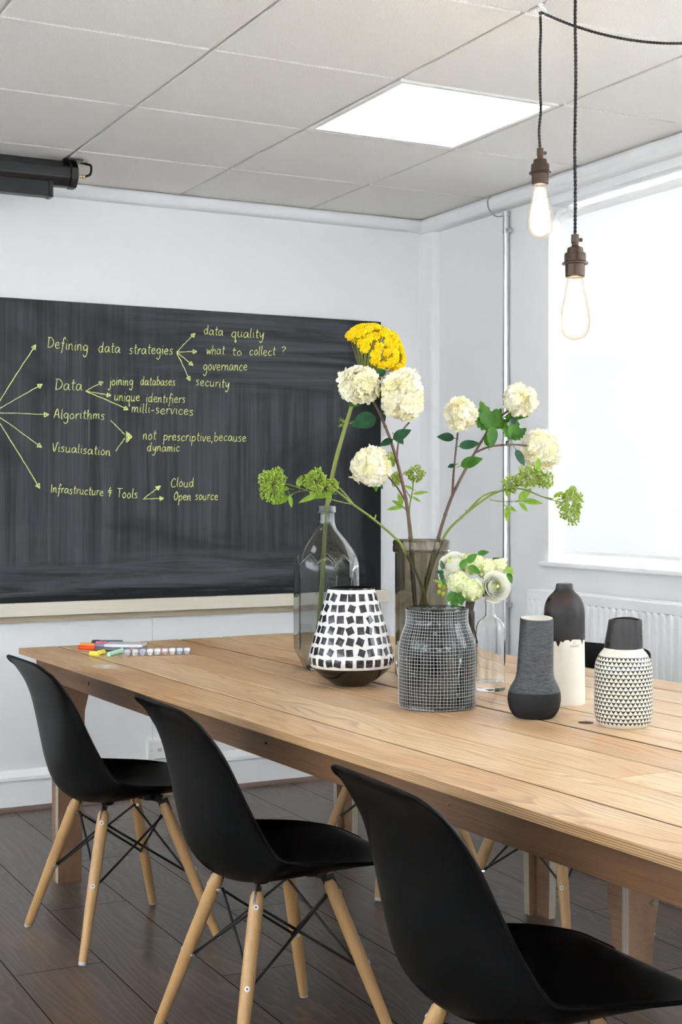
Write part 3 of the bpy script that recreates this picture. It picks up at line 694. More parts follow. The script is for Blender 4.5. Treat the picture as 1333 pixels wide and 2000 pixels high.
def ply_board(mb, plane, a0, a1, t0, t1, flare, dirn, fz=None):
    """tapered plywood board: a = width axis, t = thickness axis; wide gusset at the top"""
    zt = TH-TT-.014; w_ = a1-a0; f0, f1 = fz or (zt-.16, zt-.11)
    if dirn > 0: poly = [(a0, 0), (a1-.012, 0), (a1, f0), (a1+flare, f1), (a1+flare, zt), (a0, zt)]
    else: poly = [(a1, 0), (a0+.012, 0), (a0, f0), (a0-flare, f1), (a0-flare, zt), (a1, zt)]
    f0 = len(mb.f); n = len(poly)
    mb.prism(poly, t0, t1, plane)
    for k in range(n):
        fi = f0+2+k; mb.m[fi] = 1; mb.uv[fi] = ((0, 0), (0, 1), (1, 1), (1, 0))
        # loop order of a side face: (k,t0) (k+1,t0) (k+1,t1) (k,t1)
        mb.uv[fi] = ((0, 0), (0, 1), (1, 1), (1, 0))
    mb.uv[f0] = tuple((0, 0) for _ in poly); mb.uv[f0+1] = tuple((0, 0) for _ in poly)
def table_leg(l, near, w0=None, fz=None):
    mb = MB(); t_ = .024
    if w0 is None: w0 = .068 if near else 1.222
    if near:
        ply_board(mb, 'xz', l-.044, l, w0, w0+t_, .014, -1, fz)    # face board
        ply_board(mb, 'yz', w0, w0+.090, l, l+t_, .012, 1, fz)     # board across the table
    else:
        ply_board(mb, 'xz', l, l+.095, w0-t_, w0, .02, 1, fz)
        ply_board(mb, 'yz', w0-.062, w0-t_, l, l+t_, .02, -1, fz)
    return mb.build('leg', [M['ply_face'], M['ply_edge']], tb, recalc=True)
table_leg(.175, True); table_leg(.055, False); table_leg(1.20, False); mid = table_leg(1.772, True, 1.05, (.125, .18)); table_leg(3.95, True); table_leg(3.85, False)
MB().tube([(1.796, 1.128, .19), (1.81, 1.128, .19)], .009, 12).build('leg_bolt', M['chrome'], mid)
# round cable hole: dark plug flush with the boards
hp = onz(1145, 1411.5, TH); hl_ = ((hp-TA)@TL, (hp-TA)@TW)
MB().lathe([(0, .0006), (.017, .0006), (.0175, 0), (0, 0)], 24, (hl_[0], hl_[1], TH)).build('cable_hole', plain('hole_shadow_brown', srgb(70, 48, 30), .8), tb)
kp = onz(988, 1496, TH); kl = ((kp-TA)@TL, (kp-TA)@TW)

# ================================================================== CHAIRS
def make_chair():
    c = thing('dining_chair', 'black moulded shell chair', 'chair', group='black shell chairs around the table')
    rows = [(.268, .385, .140, .006, .022), (.247, .404, .172, .002, .016), (.2100, .4250, .1985, .0009, .006), (.1216, .4288, .2206, .0146, -.0010), (.0215, .4197, .2310, .0368, .0040), (-.0743, .4065, .2337, .0610, .0064),
            (-.1476, .4028, .2340, .0815, .0026), (-.1989, .4179, .2308, .0911, -.0036), (-.2251, .4708, .2228, .0811, -.0093), (-.2401, .5420, .2090, .0600, -.0135), (-.2513, .6172, .1959, .0409, -.0131),
            (-.2666, .6875, .1831, .0258, -.0136), (-.2883, .7435, .1734, .0134, -.0181), (-.3095, .7781, .1653, .0058, -.0268), (-.3297, .7988, .1603, .0004, -.0288)]
    rw = smoothpath([A3(*r) for r in rows], 3); ts = np.linspace(-1, 1, 23); P = []
    for i, r in enumerate(rw):
        a, b = rw[max(i-1, 0)], rw[min(i+1, len(rw)-1)]
        tg = nrm(A3(0, b[0]-a[0], b[1]-a[1])); nn = A3(0, tg[2], -tg[1])
        if nn[2] < 0 and i < len(rw)//2: nn = -nn
        if i >= len(rw)//2 and nn[1] < 0: nn = -nn
        P.append([A3(r[2]*math.sin(t*1.30)/math.sin(1.30), r[0], r[1])+nn*r[3]*abs(t)**2.3+tg*r[4]*abs(t)**5 for t in ts])
    Pa = np.array(P); wt = (np.abs(ts)**1.5)[None, :, None]        # ease the tight bend at the rim so rows do not fold over
    for _ in range(14):
        Pa[11:32] += .5*wt*((Pa[10:31]+Pa[12:33])*.5-Pa[11:32])
    P = [list(r) for r in Pa]
    sh = MB().grid(P).build('seat_shell', M['black_plastic'], c, smooth=180, solid=.0055, recalc=False)
    md = sh.modifiers.new('sub', 'SUBSURF'); md.levels = 1; md.render_levels = 2
    rimpts = [p for p in P[0]]+[r[-1] for r in P[1:]]+[p for p in P[-1][::-1][1:]]+[r[0] for r in P[::-1][1:]]
    MB().tube(rimpts, .0042, 8, caps=False).build('rim_bead', M['black_plastic'], sh, smooth=60)
    FT = {(-1, -1): (-.216, -.244), (1, -1): (.187, -.221), (-1, 1): (-.242, .156), (1, 1): (.155, .190)}
    TP = {(-1, -1): (-.104, -.134), (1, -1): (.078, -.120), (-1, 1): (-.114, .046), (1, 1): (.068, .062)}
    foot = lambda sx, sy: A3(*FT[sx, sy], 0)
    top = lambda sx, sy: A3(*TP[sx, sy], .378)
    BC = A3(-.02, -.035, 0)
    leg_at = lambda sx, sy, f: foot(sx, sy)+(top(sx, sy)-foot(sx, sy))*f
    for sx in (-1, 1):
        for sy in (-1, 1):
            d = nrm(top(sx, sy)-foot(sx, sy))
            lg = MB().tube([leg_at(sx, sy, f) for f in (.02, .05, .55, .9, .975, 1.0)], [.0108, .0118, .0158, .0162, .0150, .0105], 20).build('leg', M['beech'], c, smooth=50)
            MB().tube([foot(sx, sy)+A3(0, 0, .0), leg_at(sx, sy, .022)], [.0098, .0112], 14).build('foot_glide', M['glide'], lg, smooth=50)
            out = A3(sx*.9, -.42, .3) if sy < 0 else A3(sx*.42, .9, .3)
            out = nrm(out-d*np.dot(out, d))
            for f, rr in ((.50, .0155), (.915, .0160)):
                q = leg_at(sx, sy, f)
                s_ = MB().tube([q+out*(rr-.002), q+out*(rr+.0012)], .0058, 16)
                s_.build('screw', M['screw'], lg, smooth=40)
                MB().tube([q+out*(rr+.0010), q+out*(rr+.0016)], .0022, 8).build('screw_socket', M['dark_gap'], lg)
                inn = nrm(A3(-sx, -sy*.2, 0)); q2 = q+inn*.019+A3(0, 0, -.004)
                MB().tube([q2-inn*.006, q2+inn*.005], .0050, 8).build('nut', M['chrome'], lg, smooth=40)
            # flat black plate let into the leg top and bolted under the seat
            pl = MB(); q0, q1 = leg_at(sx, sy, .90), leg_at(sx, sy, 1.03); q2 = BC+A3(.075*sx, .070*sy, .397); q3 = BC+A3(.04*sx, .042*sy, .399)
            tv = nrm(np.cross(q2-q0, A3(0, 0, 1)))*.0
            side = nrm(np.cross(d, A3(-sx, -sy, 0)))
            for a, b, wd in ((q0, q1, .0155), (q1, q2, .012), (q2, q3, .012)):
                dd = nrm(b-a); e1 = nrm(np.cross(dd, side)); 
                i0 = len(pl.v)
                for p_ in (a, b):
                    for k1, k2 in ((-1, -1), (1, -1), (1, 1), (-1, 1)): pl.addv(p_+side*.0022*k1+e1*wd*k2)
                for q_ in ((0, 1, 2, 3), (7, 6, 5, 4), (0, 4, 5, 1), (1, 5, 6, 2), (2, 6, 7, 3), (3, 7, 4, 0)): pl.face([i0+k for k in q_])
            pl.build('seat_bracket', M['black_metal'], c)
            MB().tube([BC+A3(.066*sx, .062*sy, .388), BC+A3(.066*sx, .062*sy, .402)], [.017, .021], 16).build('rubber_mount', M['black_metal'], c, smooth=40)
    cor = [(-1, -1), (1, -1), (1, 1), (-1, 1)]
    for k in range(4):
        a, b = cor[k], cor[(k+1) % 4]
        for s, (i, j) in ((1, (a, b)), (-1, (b, a))):
            iu = nrm(A3(-i[0]-0, -i[1], 0)); p0 = leg_at(*i, .905)+iu*.019; p1 = leg_at(*j, .49)+nrm(A3(-j[0], -j[1], 0))*.016
            nn = nrm(A3(-(a[0]+b[0]), -(a[1]+b[1]), 0))*(.0035*s+.002)
            MB().tube([p0+nn, p1+nn], .0034, 8).build('cross_rod', M['black_metal'], c, smooth=60)
    return c
chair = make_chair()
CHAIRS = [((1.318, 3.808), 2.5-90, 'black shell chair at the far end of the near row, closest to the blackboard'),
          ((1.376, 2.891), .9-90, 'black shell chair in the middle of the near row of three'),
          ((1.394, 1.943), -.8-90, 'black shell chair closest to the camera, cropped by the bottom edge'),
          (tp(1.385, 1.075)[:2], 104, 'black shell chair across the table whose backrest shows between the drip-glazed and triangle-patterned vases')]
for k, ((x, y), rz, lab) in enumerate(CHAIRS):
    c = chair if k == 0 else copy_tree(chair)
    c.location = (x, y, 0); c.rotation_euler = (0, 0, R(rz)); c['label'] = lab
# a seat without a back across the table: same dowel-leg base, only its legs and rods show below the tabletop
st = thing('stool', 'backless seat across the table, wooden legs showing beyond the middle near chair', 'stool')
for ch in list(chair.children):
    if not ch.name.startswith('seat_shell'): copy_tree(ch, st)
MB().lathe([(0, .400), (.15, .400), (.195, .408), (.205, .420), (.20, .430), (.17, .432), (0, .428)], 40, (-.03, -.03, 0)).build('seat', M['black_plastic'], st, smooth=50)
st.location = tp(.64, 1.03, 0); st.rotation_euler = (0, 0, R(92.5-3.5))

# ================================================================== VASES
def vpos(u, vb, r):
    v = vb
    for _ in range(20):
        P = onz(u, v, TH); z = P@_Fv; v = vb-r*(v-HZ)/FPX
    return P, z, z/FPX, v
def profile(pts, m, vc): return [(hw*m, (vc-v)*m) for hw, v in pts]
def fine(prof, n=4):
    return [(max(p[0], 0), p[1]) for p in smoothpath([A3(a, b, 0) for a, b in prof], n)]
def shellprof(outer, wall, base):
    """closed section: outside up, over the rim, inside down to the inner floor (profile runs bottom to top)"""
    inner = [(max(r-wall, .0005), z) for r, z in outer[::-1] if z > base]
    return [(0, 0)]+outer+inner+[(0, max(base, inner[-1][1]))]
VLOC = {}
# 1 tall faceted bottle
P, z, m, vc = vpos(638, 1312, 42); VLOC['bottle'] = (P, z)
t_ = thing('glass_bottle_vase', 'tall clear faceted glass bottle holding the yellow flower stem', 'vase', P)
pr = profile([(40, 1307), (44, 1305), (50, 1290), (61, 1270), (63, 1255), (63.5, 1190), (63, 1115), (62, 1100), (58.5, 1087), (52, 1074), (42, 1060), (31, 1046), (22, 1035), (17, 1024), (15.8, 1012), (15.6, 1002), (18, 1000), (18.6, 994), (18, 989), (16.5, 988)], m, vc)
NF = 10; ph = R(8)
def facet(t, zz):
    k = .8 if zz < (vc-1116)*m else .8*max(0, 1-(zz-(vc-1116)*m)/(50*m))
    a = ((t-ph) % (2*PI/NF))-PI/NF; f = math.cos(PI/NF)/math.cos(a)*1.02
    return 1+k*(f-1)
op = [pr[0]]+fine(pr[1:], 3)
MB().lathe(shellprof(op, .0045, .006), 80, mod=facet).build('bottle', M['bottle_glass'], t_, smooth=22)
# raised zig-zag seam where the facets meet the shoulder
zig = []
for k in range(NF*2+1):
    a = ph+k*PI/NF; zz = (vc-(1102 if k % 2 == 0 else 1084))*m
    rr = np.interp(zz, [p[1] for p in op], [p[0] for p in op])*facet(a, zz)+.0004
    zig.append(A3(rr*math.cos(a), rr*math.sin(a), zz))
zz_ = []
for a, b in zip(zig[:-1], zig[1:]):
    for k in range(4):
        q = a+(b-a)*k/4; an = math.atan2(q[1], q[0]); rr = np.interp(q[2], [p[1] for p in op], [p[0] for p in op])*facet(an, q[2])+.0003
        zz_.append(A3(rr*math.cos(an), rr*math.sin(an), q[2]))
zz_.append(zig[-1])
MB().tube(zz_, .0011, 6, caps=False).build('facet_ridge', M['clear_glass'], t_, smooth=60)

# 2 mosaic vase
P, z, m, vc = vpos(686.5, 1342, 32); VLOC['mosaic'] = (P, z)
t_ = thing('mosaic_vase', 'squat vase with black square tiles on white and a black base', 'vase', P)
pr = profile([(31, 1337.7), (42, 1331), (60, 1318.5), (77, 1303), (82.5, 1292), (83.3, 1284), (81, 1270), (74, 1245), (66, 1218), (58, 1190), (51, 1166), (46, 1150), (45, 1147)], m, vc)
op = [pr[0]]+fine(pr[1:], 5); zb_ = (vc-1301)*m; zr_ = (vc-1151)*m
body = shellprof(op, .005, .01); mb = MB(); mb.lathe(body, 64)
for i, f in enumerate(mb.f):
    zc_ = np.mean([mb.v[k][2] for k in f]); rc_ = np.mean([math.hypot(*mb.v[k][:2]) for k in f]); ro = np.interp(zc_, [p[1] for p in op], [p[0] for p in op])
    mb.m[i] = 1 if (zc_ < zb_ or zc_ > zr_ or rc_ < ro-.003) else 0
zs = [p[1] for p in op]; rs_ = [p[0] for p in op]
rows = 7; z0_, z1_ = zb_+.004, zr_-.004; rh = (z1_-z0_)/rows; mb.mi = 2
rg = random.Random(5)
for r_ in range(rows):
    zc_ = z0_+rh*(r_+.5); ra = np.interp(zc_, zs, rs_); n = int(round(2*PI*ra/.0272))
    o_ = rg.random()*2
    for k in range(n):
        ac = 2*PI*(k+o_+rg.uniform(-.10, .10))/n; s = .0188*.5*rg.uniform(.93, 1.05); tl = rg.choice((0, rg.uniform(-.2, .2), rg.uniform(-.55, .55), rg.uniform(-.4, .4)))
        G = []
        for i in range(5):
            row = []
            for j in range(5):
                a, b = (j/2-1)*s*rg.uniform(.97, 1.03), (i/2-1)*s*1.02
                a2, b2 = a*math.cos(tl)-b*math.sin(tl), a*math.sin(tl)+b*math.cos(tl)
                zz = zc_+b2+rg.uniform(-1, 1)*0; rr = np.interp(zz, zs, rs_)+(.0007 if 0 < i < 4 and 0 < j < 4 else .0004); an = ac+a2/ra
                row.append(A3(rr*math.cos(an), rr*math.sin(an), zz))
            G.append(row)
        mb.grid(G)
mb.build('body', [M['white_glaze'], M['black_glaze'], M['mosaic_tile']], t_, smooth=45, recalc=False)

# 3 smoky cylinder
P, z, m, vc = vpos(823.5, 1326, 52); VLOC['cyl'] = (P, z)
t_ = thing('glass_cylinder_vase', 'tall smoky brown glass cylinder full of branches', 'vase', P)
pr = profile([(49, 1319), (51.5, 1315), (51.5, 1250), (51.5, 1150), (51.5, 1082), (52, 1079), (55.5, 1077), (56.2, 1070), (55.2, 1064), (56, 1059), (54.5, 1055), (52.5, 1054)], m, vc)
MB().lathe(shellprof(pr, .0045, .012), 64).build('cylinder', M['smoke_glass'], t_, smooth=50)

# 4 jar wrapped in white wire net
P, z, m, vc = vpos(854, 1391, 73); VLOC['jar'] = (P, z)
t_ = thing('net_covered_jar', 'wide dark glass jar wrapped in a white wire grid', 'vase', P)
pr = profile([(72, 1380), (75, 1374), (75.3, 1350), (75.2, 1300), (75, 1270), (73.5, 1256), (69.5, 1240), (64.5, 1227), (61, 1216), (60.2, 1205), (60.5, 1195), (61.2, 1190), (60, 1186.5), (57, 1186)], m, vc)
op = fine(pr, 4)
MB().lathe(shellprof(op, .0055, .012), 72).build('jar', M['jar_glass'], t_, smooth=50)
zs = [p[1] for p in op[:-6]]; rs_ = [p[0] for p in op[:-6]]; mb = MB(); rg = random.Random(3)
nc = 74; ph_ = [rg.uniform(-.012, .012) for _ in range(nc)]
zt_ = zs[-1]; nrow = 31
for k in range(nc):
    pts = []
    for i in range(33):
        zz = .002+(zt_-.004)*i/32; rr = np.interp(zz, zs, rs_)+.0006; a = 2*PI*k/nc+ph_[k]+.010*math.sin(zz*38+k*.35)+.06*max(0, zz-.16)*math.sin(k*.5)
        pts.append(A3(rr*math.cos(a), rr*math.sin(a), zz))
    mb.tube(pts, .00032, 4, caps=False)
for k in range(nrow):
    pts = []
    for i in range(65):
        a = 2*PI*i/64; zz = .003+(zt_-.005)*k/(nrow-1)+.0008*math.sin(3*a+k)+(.006*math.sin(a*1+.6) if k > nrow*.8 else 0)*(k/(nrow)-.8)*5*.4
        zz = min(max(zz, .001), zt_); rr = np.interp(zz, zs, rs_)+.0009
        pts.append(A3(rr*math.cos(a), rr*math.sin(a), zz))
    mb.tube(pts, .00032, 4, caps=False)
mb.build('wire_net', M['net_wire'], t_, smooth=180)

# 5 clear bottle behind the jar
P, z, m, vc = vpos(958.5, 1351.5, 28.5); VLOC['clear'] = (P, z)
t_ = thing('clear_bottle', 'small clear glass bottle with narrow neck right of the net-covered jar', 'bottle', P)
pr = profile([(27, 1347.5), (28.8, 1345), (29, 1330), (29, 1270), (29, 1232), (27.5, 1222), (23, 1213), (15.5, 1207), (11, 1202), (10, 1195), (10, 1178), (11.5, 1175), (11.5, 1171), (10, 1170)], m, vc)
MB().lathe(shellprof(fine(pr, 3), .0022, .016), 48).build('bottle', M['clear_glass'], t_, smooth=50)

# 6 charcoal bulb vase
P, z, m, vc = vpos(1044, 1406, 36); VLOC['dark'] = (P, z)
t_ = thing('bulb_vase', 'dark grey vase with round matte base and straight textured neck', 'vase', P)
pr = profile([(35, 1400.5), (41, 1396), (48, 1384), (51.5, 1369), (51.5, 1358), (49.5, 1347), (44.5, 1336), (39, 1326), (36.3, 1314), (35.4, 1300), (34.3, 1270), (33.2, 1235), (32.6, 1212), (32.2, 1208), (31, 1206.5)], m, vc)
op = fine(pr, 4); mb = MB(); sh = .027
sp = shellprof(op, .005, .02); mb.lathe(sp, 56, mod=lambda a, zz: 1+.012*math.sin(2*a+1)*min(1, zz/.1))
ztx = (vc-1349)*m
rs6 = _Rv*5.2*m
for i, v in enumerate(mb.v):
    f = min(1, max(0, (v[2]-.04)/.18)); mb.v[i] = (v[0]+rs6[0]*f, v[1]+rs6[1]*f, v[2]+.0035*f*math.sin(math.atan2(v[1], v[0])+.4)*(1 if v[2] > .2 else 0))
for i, f in enumerate(mb.f):
    zc_ = np.mean([mb.v[k][2] for k in f]); inner = i >= (len(op))*56
    mb.m[i] = 2 if (inner and zc_ > .05) else (1 if zc_ > ztx else 0)
mb.build('body', [M['matte_charcoal'], M['grey_texture'], M['ivory_glaze']], t_, smooth=60)

# 7 drip-glazed bottle
P, z, m, vc = vpos(1103, 1379, 40); VLOC['drip'] = (P, z)
t_ = thing('drip_glaze_bottle', 'tall bottle vase with dark bronze glaze dripping over ivory', 'vase', P)
pr = profile([(39, 1373), (40.2, 1371), (40, 1330), (39.5, 1280), (38.8, 1240), (38.4, 1205), (37.8, 1190), (35.8, 1179), (31.5, 1169), (25.5, 1161), (18.5, 1155), (15.8, 1151), (15.3, 1146), (15.5, 1141.5), (14.2, 1140)], m, vc)
op = fine(pr, 4); mb = MB().lathe(shellprof(op, .004, .02), 72)
mb.build('body', M['ivory_glaze'], t_, smooth=60)
# glaze layer with a dripping lower edge, slightly proud of the body
zs = [p[1] for p in op]; rs_ = [p[0] for p in op]; n = 144; G = []; rg = random.Random(12)
drips = [(rg.uniform(0, 2*PI), rg.uniform(.004, .022), rg.uniform(.05, .09)) for _ in range(30)]
def zedge(a):
    e = (vc-1247)*m+.002*math.sin(3*a+.5)
    return e-max(h*math.exp(-((((a-a0+PI) % (2*PI))-PI)/w_)**2) for a0, h, w_ in drips)
ztop = zs[-1]
for i in range(22):
    row = []
    for k in range(n+1):
        a = 2*PI*k/n; ze = zedge(a); zz = ze+(ztop-ze)*(i/21)**1.0; 
        thick = .0016*min(1, i/1.2+.15); rr = np.interp(zz, zs, rs_)+thick
        row.append(A3(rr*math.cos(a), rr*math.sin(a), zz))
    G.append(row)
G.append([A3(rs_[-1]*.9*math.cos(2*PI*k/n), rs_[-1]*.9*math.sin(2*PI*k/n), ztop+.0008) for k in range(n+1)])
G.append([A3(rs_[-1]*.72*math.cos(2*PI*k/n), rs_[-1]*.72*math.sin(2*PI*k/n), ztop-.01) for k in range(n+1)])
MB().grid(G).build('dripping_glaze', M['bronze'], t_, smooth=60)
# maker's stamp: small round mark above two short lines of print
st = MB(); nrm_a = math.atan2(-_Fv[1], -_Fv[0])
def onbody(du, v, off=.0004):
    zz = (vc-v)*m; rr = np.interp(zz, zs, rs_)+off; a = nrm_a+math.asin(max(-1, min(1, du*m/rr))); return A3(rr*math.cos(a), rr*math.sin(a), zz)
for k in range(12):
    a, b = 2*PI*k/12, 2*PI*(k+1)/12; st.tube([onbody(13.5+2.3*math.cos(a), 1251.5+2.3*math.sin(a)), onbody(13.5+2.3*math.cos(b), 1251.5+2.3*math.sin(b))], .0003, 4)
for vv in (1256.8, 1259.4):
    x = 4.5
    while x < 22:
        l_ = rg.uniform(.8, 1.8); st.tube([onbody(x, vv), onbody(x+l_, vv)], .00055, 4); x += l_+.7
st.build('stamp', M['stamp_ink'], t_)

# 8 triangle vase
P, z, m, vc = vpos(1218.5, 1425, 44); VLOC['pat'] = (P, z)
t_ = thing('triangle_pattern_vase', 'pale jar vase covered in small black triangles with dark bronze neck', 'vase', P)
pr = profile([(42, 1418.5), (47, 1415), (53, 1406), (56, 1393), (56.6, 1380), (56.4, 1340), (56, 1310), (54.5, 1297), (51, 1286), (45.5, 1276), (39.5, 1269), (37.5, 1265)], m, vc)
pr2 = profile([(37.8, 1265.5), (37.6, 1264), (36.8, 1256), (35.3, 1242), (33.6, 1226), (32.4, 1213), (32, 1209.5), (30.8, 1209)], m, vc)
op = fine(pr, 4); MB().lathe([(0, 0)]+op, 64, uv=True).build('body', M['triangles'], t_, smooth=60)
n2 = fine(pr2, 3); nin = [(r-.0045, zz) for r, zz in n2[::-1]]+[(.03, (vc-1300)*m), (0, (vc-1310)*m)]
mb = MB().lathe(n2+nin, 64, mod=lambda a, zz: 1+.012*math.cos(3*a))
rs8 = _Rv*4*m
for i, v in enumerate(mb.v):
    f = max(0, (v[2]-n2[0][1])/(n2[-1][1]-n2[0][1])); mb.v[i] = (v[0]+rs8[0]*f, v[1]+rs8[1]*f, v[2]+.002*f*math.sin(2*math.atan2(v[1], v[0])))
mb.build('neck', M['bronze'], t_, smooth=60)

# ================================================================== FLOWERS
def leafblade(mb, base, d, up, length, width, droop=.25, fold=.25, teeth=0, n=9):
    """one pointed blade: mid rib with two folded halves and an optionally toothed margin"""
    d = nrm(d); s = nrm(np.cross(d, up)); u_ = np.cross(s, d); Lf, Md, Rt = [], [], []
    for i in range(n+1):
        t_ = i/n; wd = width*.5*(math.sin(PI*min(1, t_**.75*1.0))**.85 if 0 < t_ < 1 else 0.02)
        if teeth and 0 < i < n: wd *= 1+(.22 if i % 2 else -.14)
        c = base+d*length*t_-u_*droop*length*t_*t_
        Md.append(c-u_*fold*wd*.8); Lf.append(c-s*wd+u_*fold*wd*.3); Rt.append(c+s*wd+u_*fold*wd*.3)
    mb.grid([Lf, Md, Rt])
def leaf(mb, base, d, up, L_, W_, lobed=False, droop=.25):
    base = np.asarray(base, float)
    if not lobed: leafblade(mb, base, d, up, L_, W_, droop, teeth=0); return
    d = nrm(d); s = nrm(np.cross(d, up))
    for ang, k in ((0, 1.0), (38, .80), (-38, .80)):
        a = R(ang); dd = d*math.cos(a)+s*math.sin(a); leafblade(mb, base, dd, up, L_*k, W_*.62, droop*k, .3, teeth=1, n=10)
def fib(n, rg, cap=-1.0):
    out = []
    for i in range(n):
        z = 1-(1-cap)*(i+.5)/n; a = i*2.399963+rg.uniform(-.2, .2); r_ = math.sqrt(max(0, 1-z*z)); out.append((r_*math.cos(a), r_*math.sin(a), z))
    return out
def petal5(mb, p, n, s, rg, k=5, cup=.35, roundp=False):
    x, y, n = frame(n); a0 = rg.uniform(0, 2*PI)
    for j in range(k):
        a = a0+2*PI*j/k+rg.uniform(-.15, .15); d = x*math.cos(a)+y*math.sin(a); e = np.cross(n, d); l = s*rg.uniform(.85, 1.15); c_ = cup+rg.uniform(-.15, .25)
        i0 = len(mb.v); wd = .52 if roundp else .46
        mb.addv(p); mb.addv(p+d*l*.55-e*l*wd+n*l*c_*.5); mb.addv(p+d*l*.62+n*l*c_*.28); mb.addv(p+d*l*.55+e*l*wd+n*l*c_*.5)
        mb.addv(p+d*l*1.0-e*l*wd*.55+n*l*(c_*.75)); mb.addv(p+d*l*1.02+e*l*wd*.55+n*l*(c_*.75))
        mb.face((i0, i0+1, i0+2)); mb.face((i0, i0+2, i0+3)); mb.face((i0+1, i0+4, i0+2)); mb.face((i0+2, i0+5, i0+3)); mb.face((i0+2, i0+4, i0+5))
def snowball(c, rx_, ry_, seed, axis=None):
    """viburnum head: hundreds of small ruffled florets over a lumpy ball, yellower inside"""
    rg = random.Random(seed); mb = MB(); n = int(210*max(.8, (rx_+ry_)/.10))
    for q in fib(n, rg):
        q = A3(*q); k = 1+.09*math.sin(5*q[0]+seed)+.09*math.sin(6*q[1]+2*seed)+.06*math.sin(9*q[2]+seed)+rg.uniform(-.09, .07)
        off = (_Rv*q[0]*rx_+A3(0, 0, 1)*q[2]*ry_+_Fv*q[1]*(rx_+ry_)*.5)*k*.88
        petal5(mb, c+off*.92, nrm(off+A3(rg.uniform(-.5, .5), rg.uniform(-.5, .5), rg.uniform(-.5, .5))*np.linalg.norm(off)), .0150*rg.uniform(.8, 1.2), rg, k=5, cup=.62)
    mb.mi = 1; mb.ball(c, 1, 14, 10, (rx_*.78, rx_*.78, ry_*.78))
    return mb
def budcluster(c, rx_, ry_, seed, n=150):
    rg = random.Random(seed); mb = MB()
    for q in fib(n, rg):
        q = A3(*q); k = rg.uniform(.72, 1.05)*(1+.12*math.sin(4*q[0]+seed)+.1*math.sin(5*q[2]+seed*2))
        off = (_Rv*q[0]*rx_+A3(0, 0, 1)*q[2]*ry_+_Fv*q[1]*(rx_+ry_)*.5)*k; p = c+off
        mb.tube([c+off*.35, p], .0005, 3, caps=False)
        mb.ball(p, .0030*rg.uniform(.8, 1.2), 5, 4, (1, 1, 1.25), axis=nrm(off))
        if rg.random() < .5:
            for _ in range(2): mb.ball(p+A3(rg.uniform(-1, 1), rg.uniform(-1, 1), rg.uniform(-1, 1))*.005, .0021, 4, 3)
    return mb
def local(mb, o):
    mb.v = [(a-o[0], b-o[1], c-o[2]) for a, b, c in mb.v]; return mb
UP = A3(0, 0, 1)
def D(du, dv, dz=0.0): return nrm(_Rv*du-UP*dv+_Fv*dz)     # direction given by right, down and away
def branch(name, label, cat, depth, base, stems, stemmat, heads, leaves, group, headmat='white_petal', headname='flower_head', leafmat='leaf', buds=()):
    """stems: lists of (u, v, away) points with radii; everything is built at its own depth around the vase"""
    P = lambda u, v, dz=0.0: atd(u, v, depth+dz)
    o = thing(name, label, cat, base, group=group)
    for pts, r0, r1 in stems:
        pp = smoothpath([P(*q) for q in pts], 6); n = len(pp)
        mb = MB().tube(pp, [r0+(r1-r0)*i/(n-1) for i in range(n)], 8)
        if stemmat in ('brown_stem', 'olive_stem', 'green_stem'):
            for i in range(4, n-3, 7): mb.ball(pp[i], (r0+(r1-r0)*i/(n-1))*1.35, 8, 5, (1, 1, .7), axis=nrm(pp[i+1]-pp[i]))
        local(mb, base).build('stem', M[stemmat], o, smooth=60)
    k_ = lambda px, dz: px*(depth+dz)/FPX
    for i, (u, v, dz, a, b, sd) in enumerate(heads):
        local(snowball(P(u, v, dz), k_(a, dz), k_(b, dz), sd), base).build(headname, [M[headmat], M['petal_base']], o, smooth=180, recalc=False)
    for i, (u, v, dz, a, b, sd) in enumerate(buds):
        local(budcluster(P(u, v, dz), k_(a, dz), k_(b, dz), sd, int(170*max(.35, a*b/700))), base).build('bud_cluster', M['green_bud'], o, smooth=180, recalc=False)
    for (u, v, dz, du, dv, dd, Lp, Wp, lob, mat) in leaves:
        mb = MB(); d = D(du, dv, dd); upv = nrm(-_Fv*.75+UP*.5+_Rv*.15)
        leaf(mb, P(u, v, dz), d, upv, k_(Lp, dz), k_(Wp, dz), lob, .15)
        st0 = P(u, v, dz); mb.tube([st0-d*.012, st0+d*.004], .0009, 5)
        local(mb, base).build('leaf', M[mat], o, smooth=60, recalc=False)
    return o
cyl, zc_ = VLOC['cyl']; G_ = 'branches in the smoky glass cylinder'
CB = lambda dx, dy: cyl+A3(dx, dy, .016)
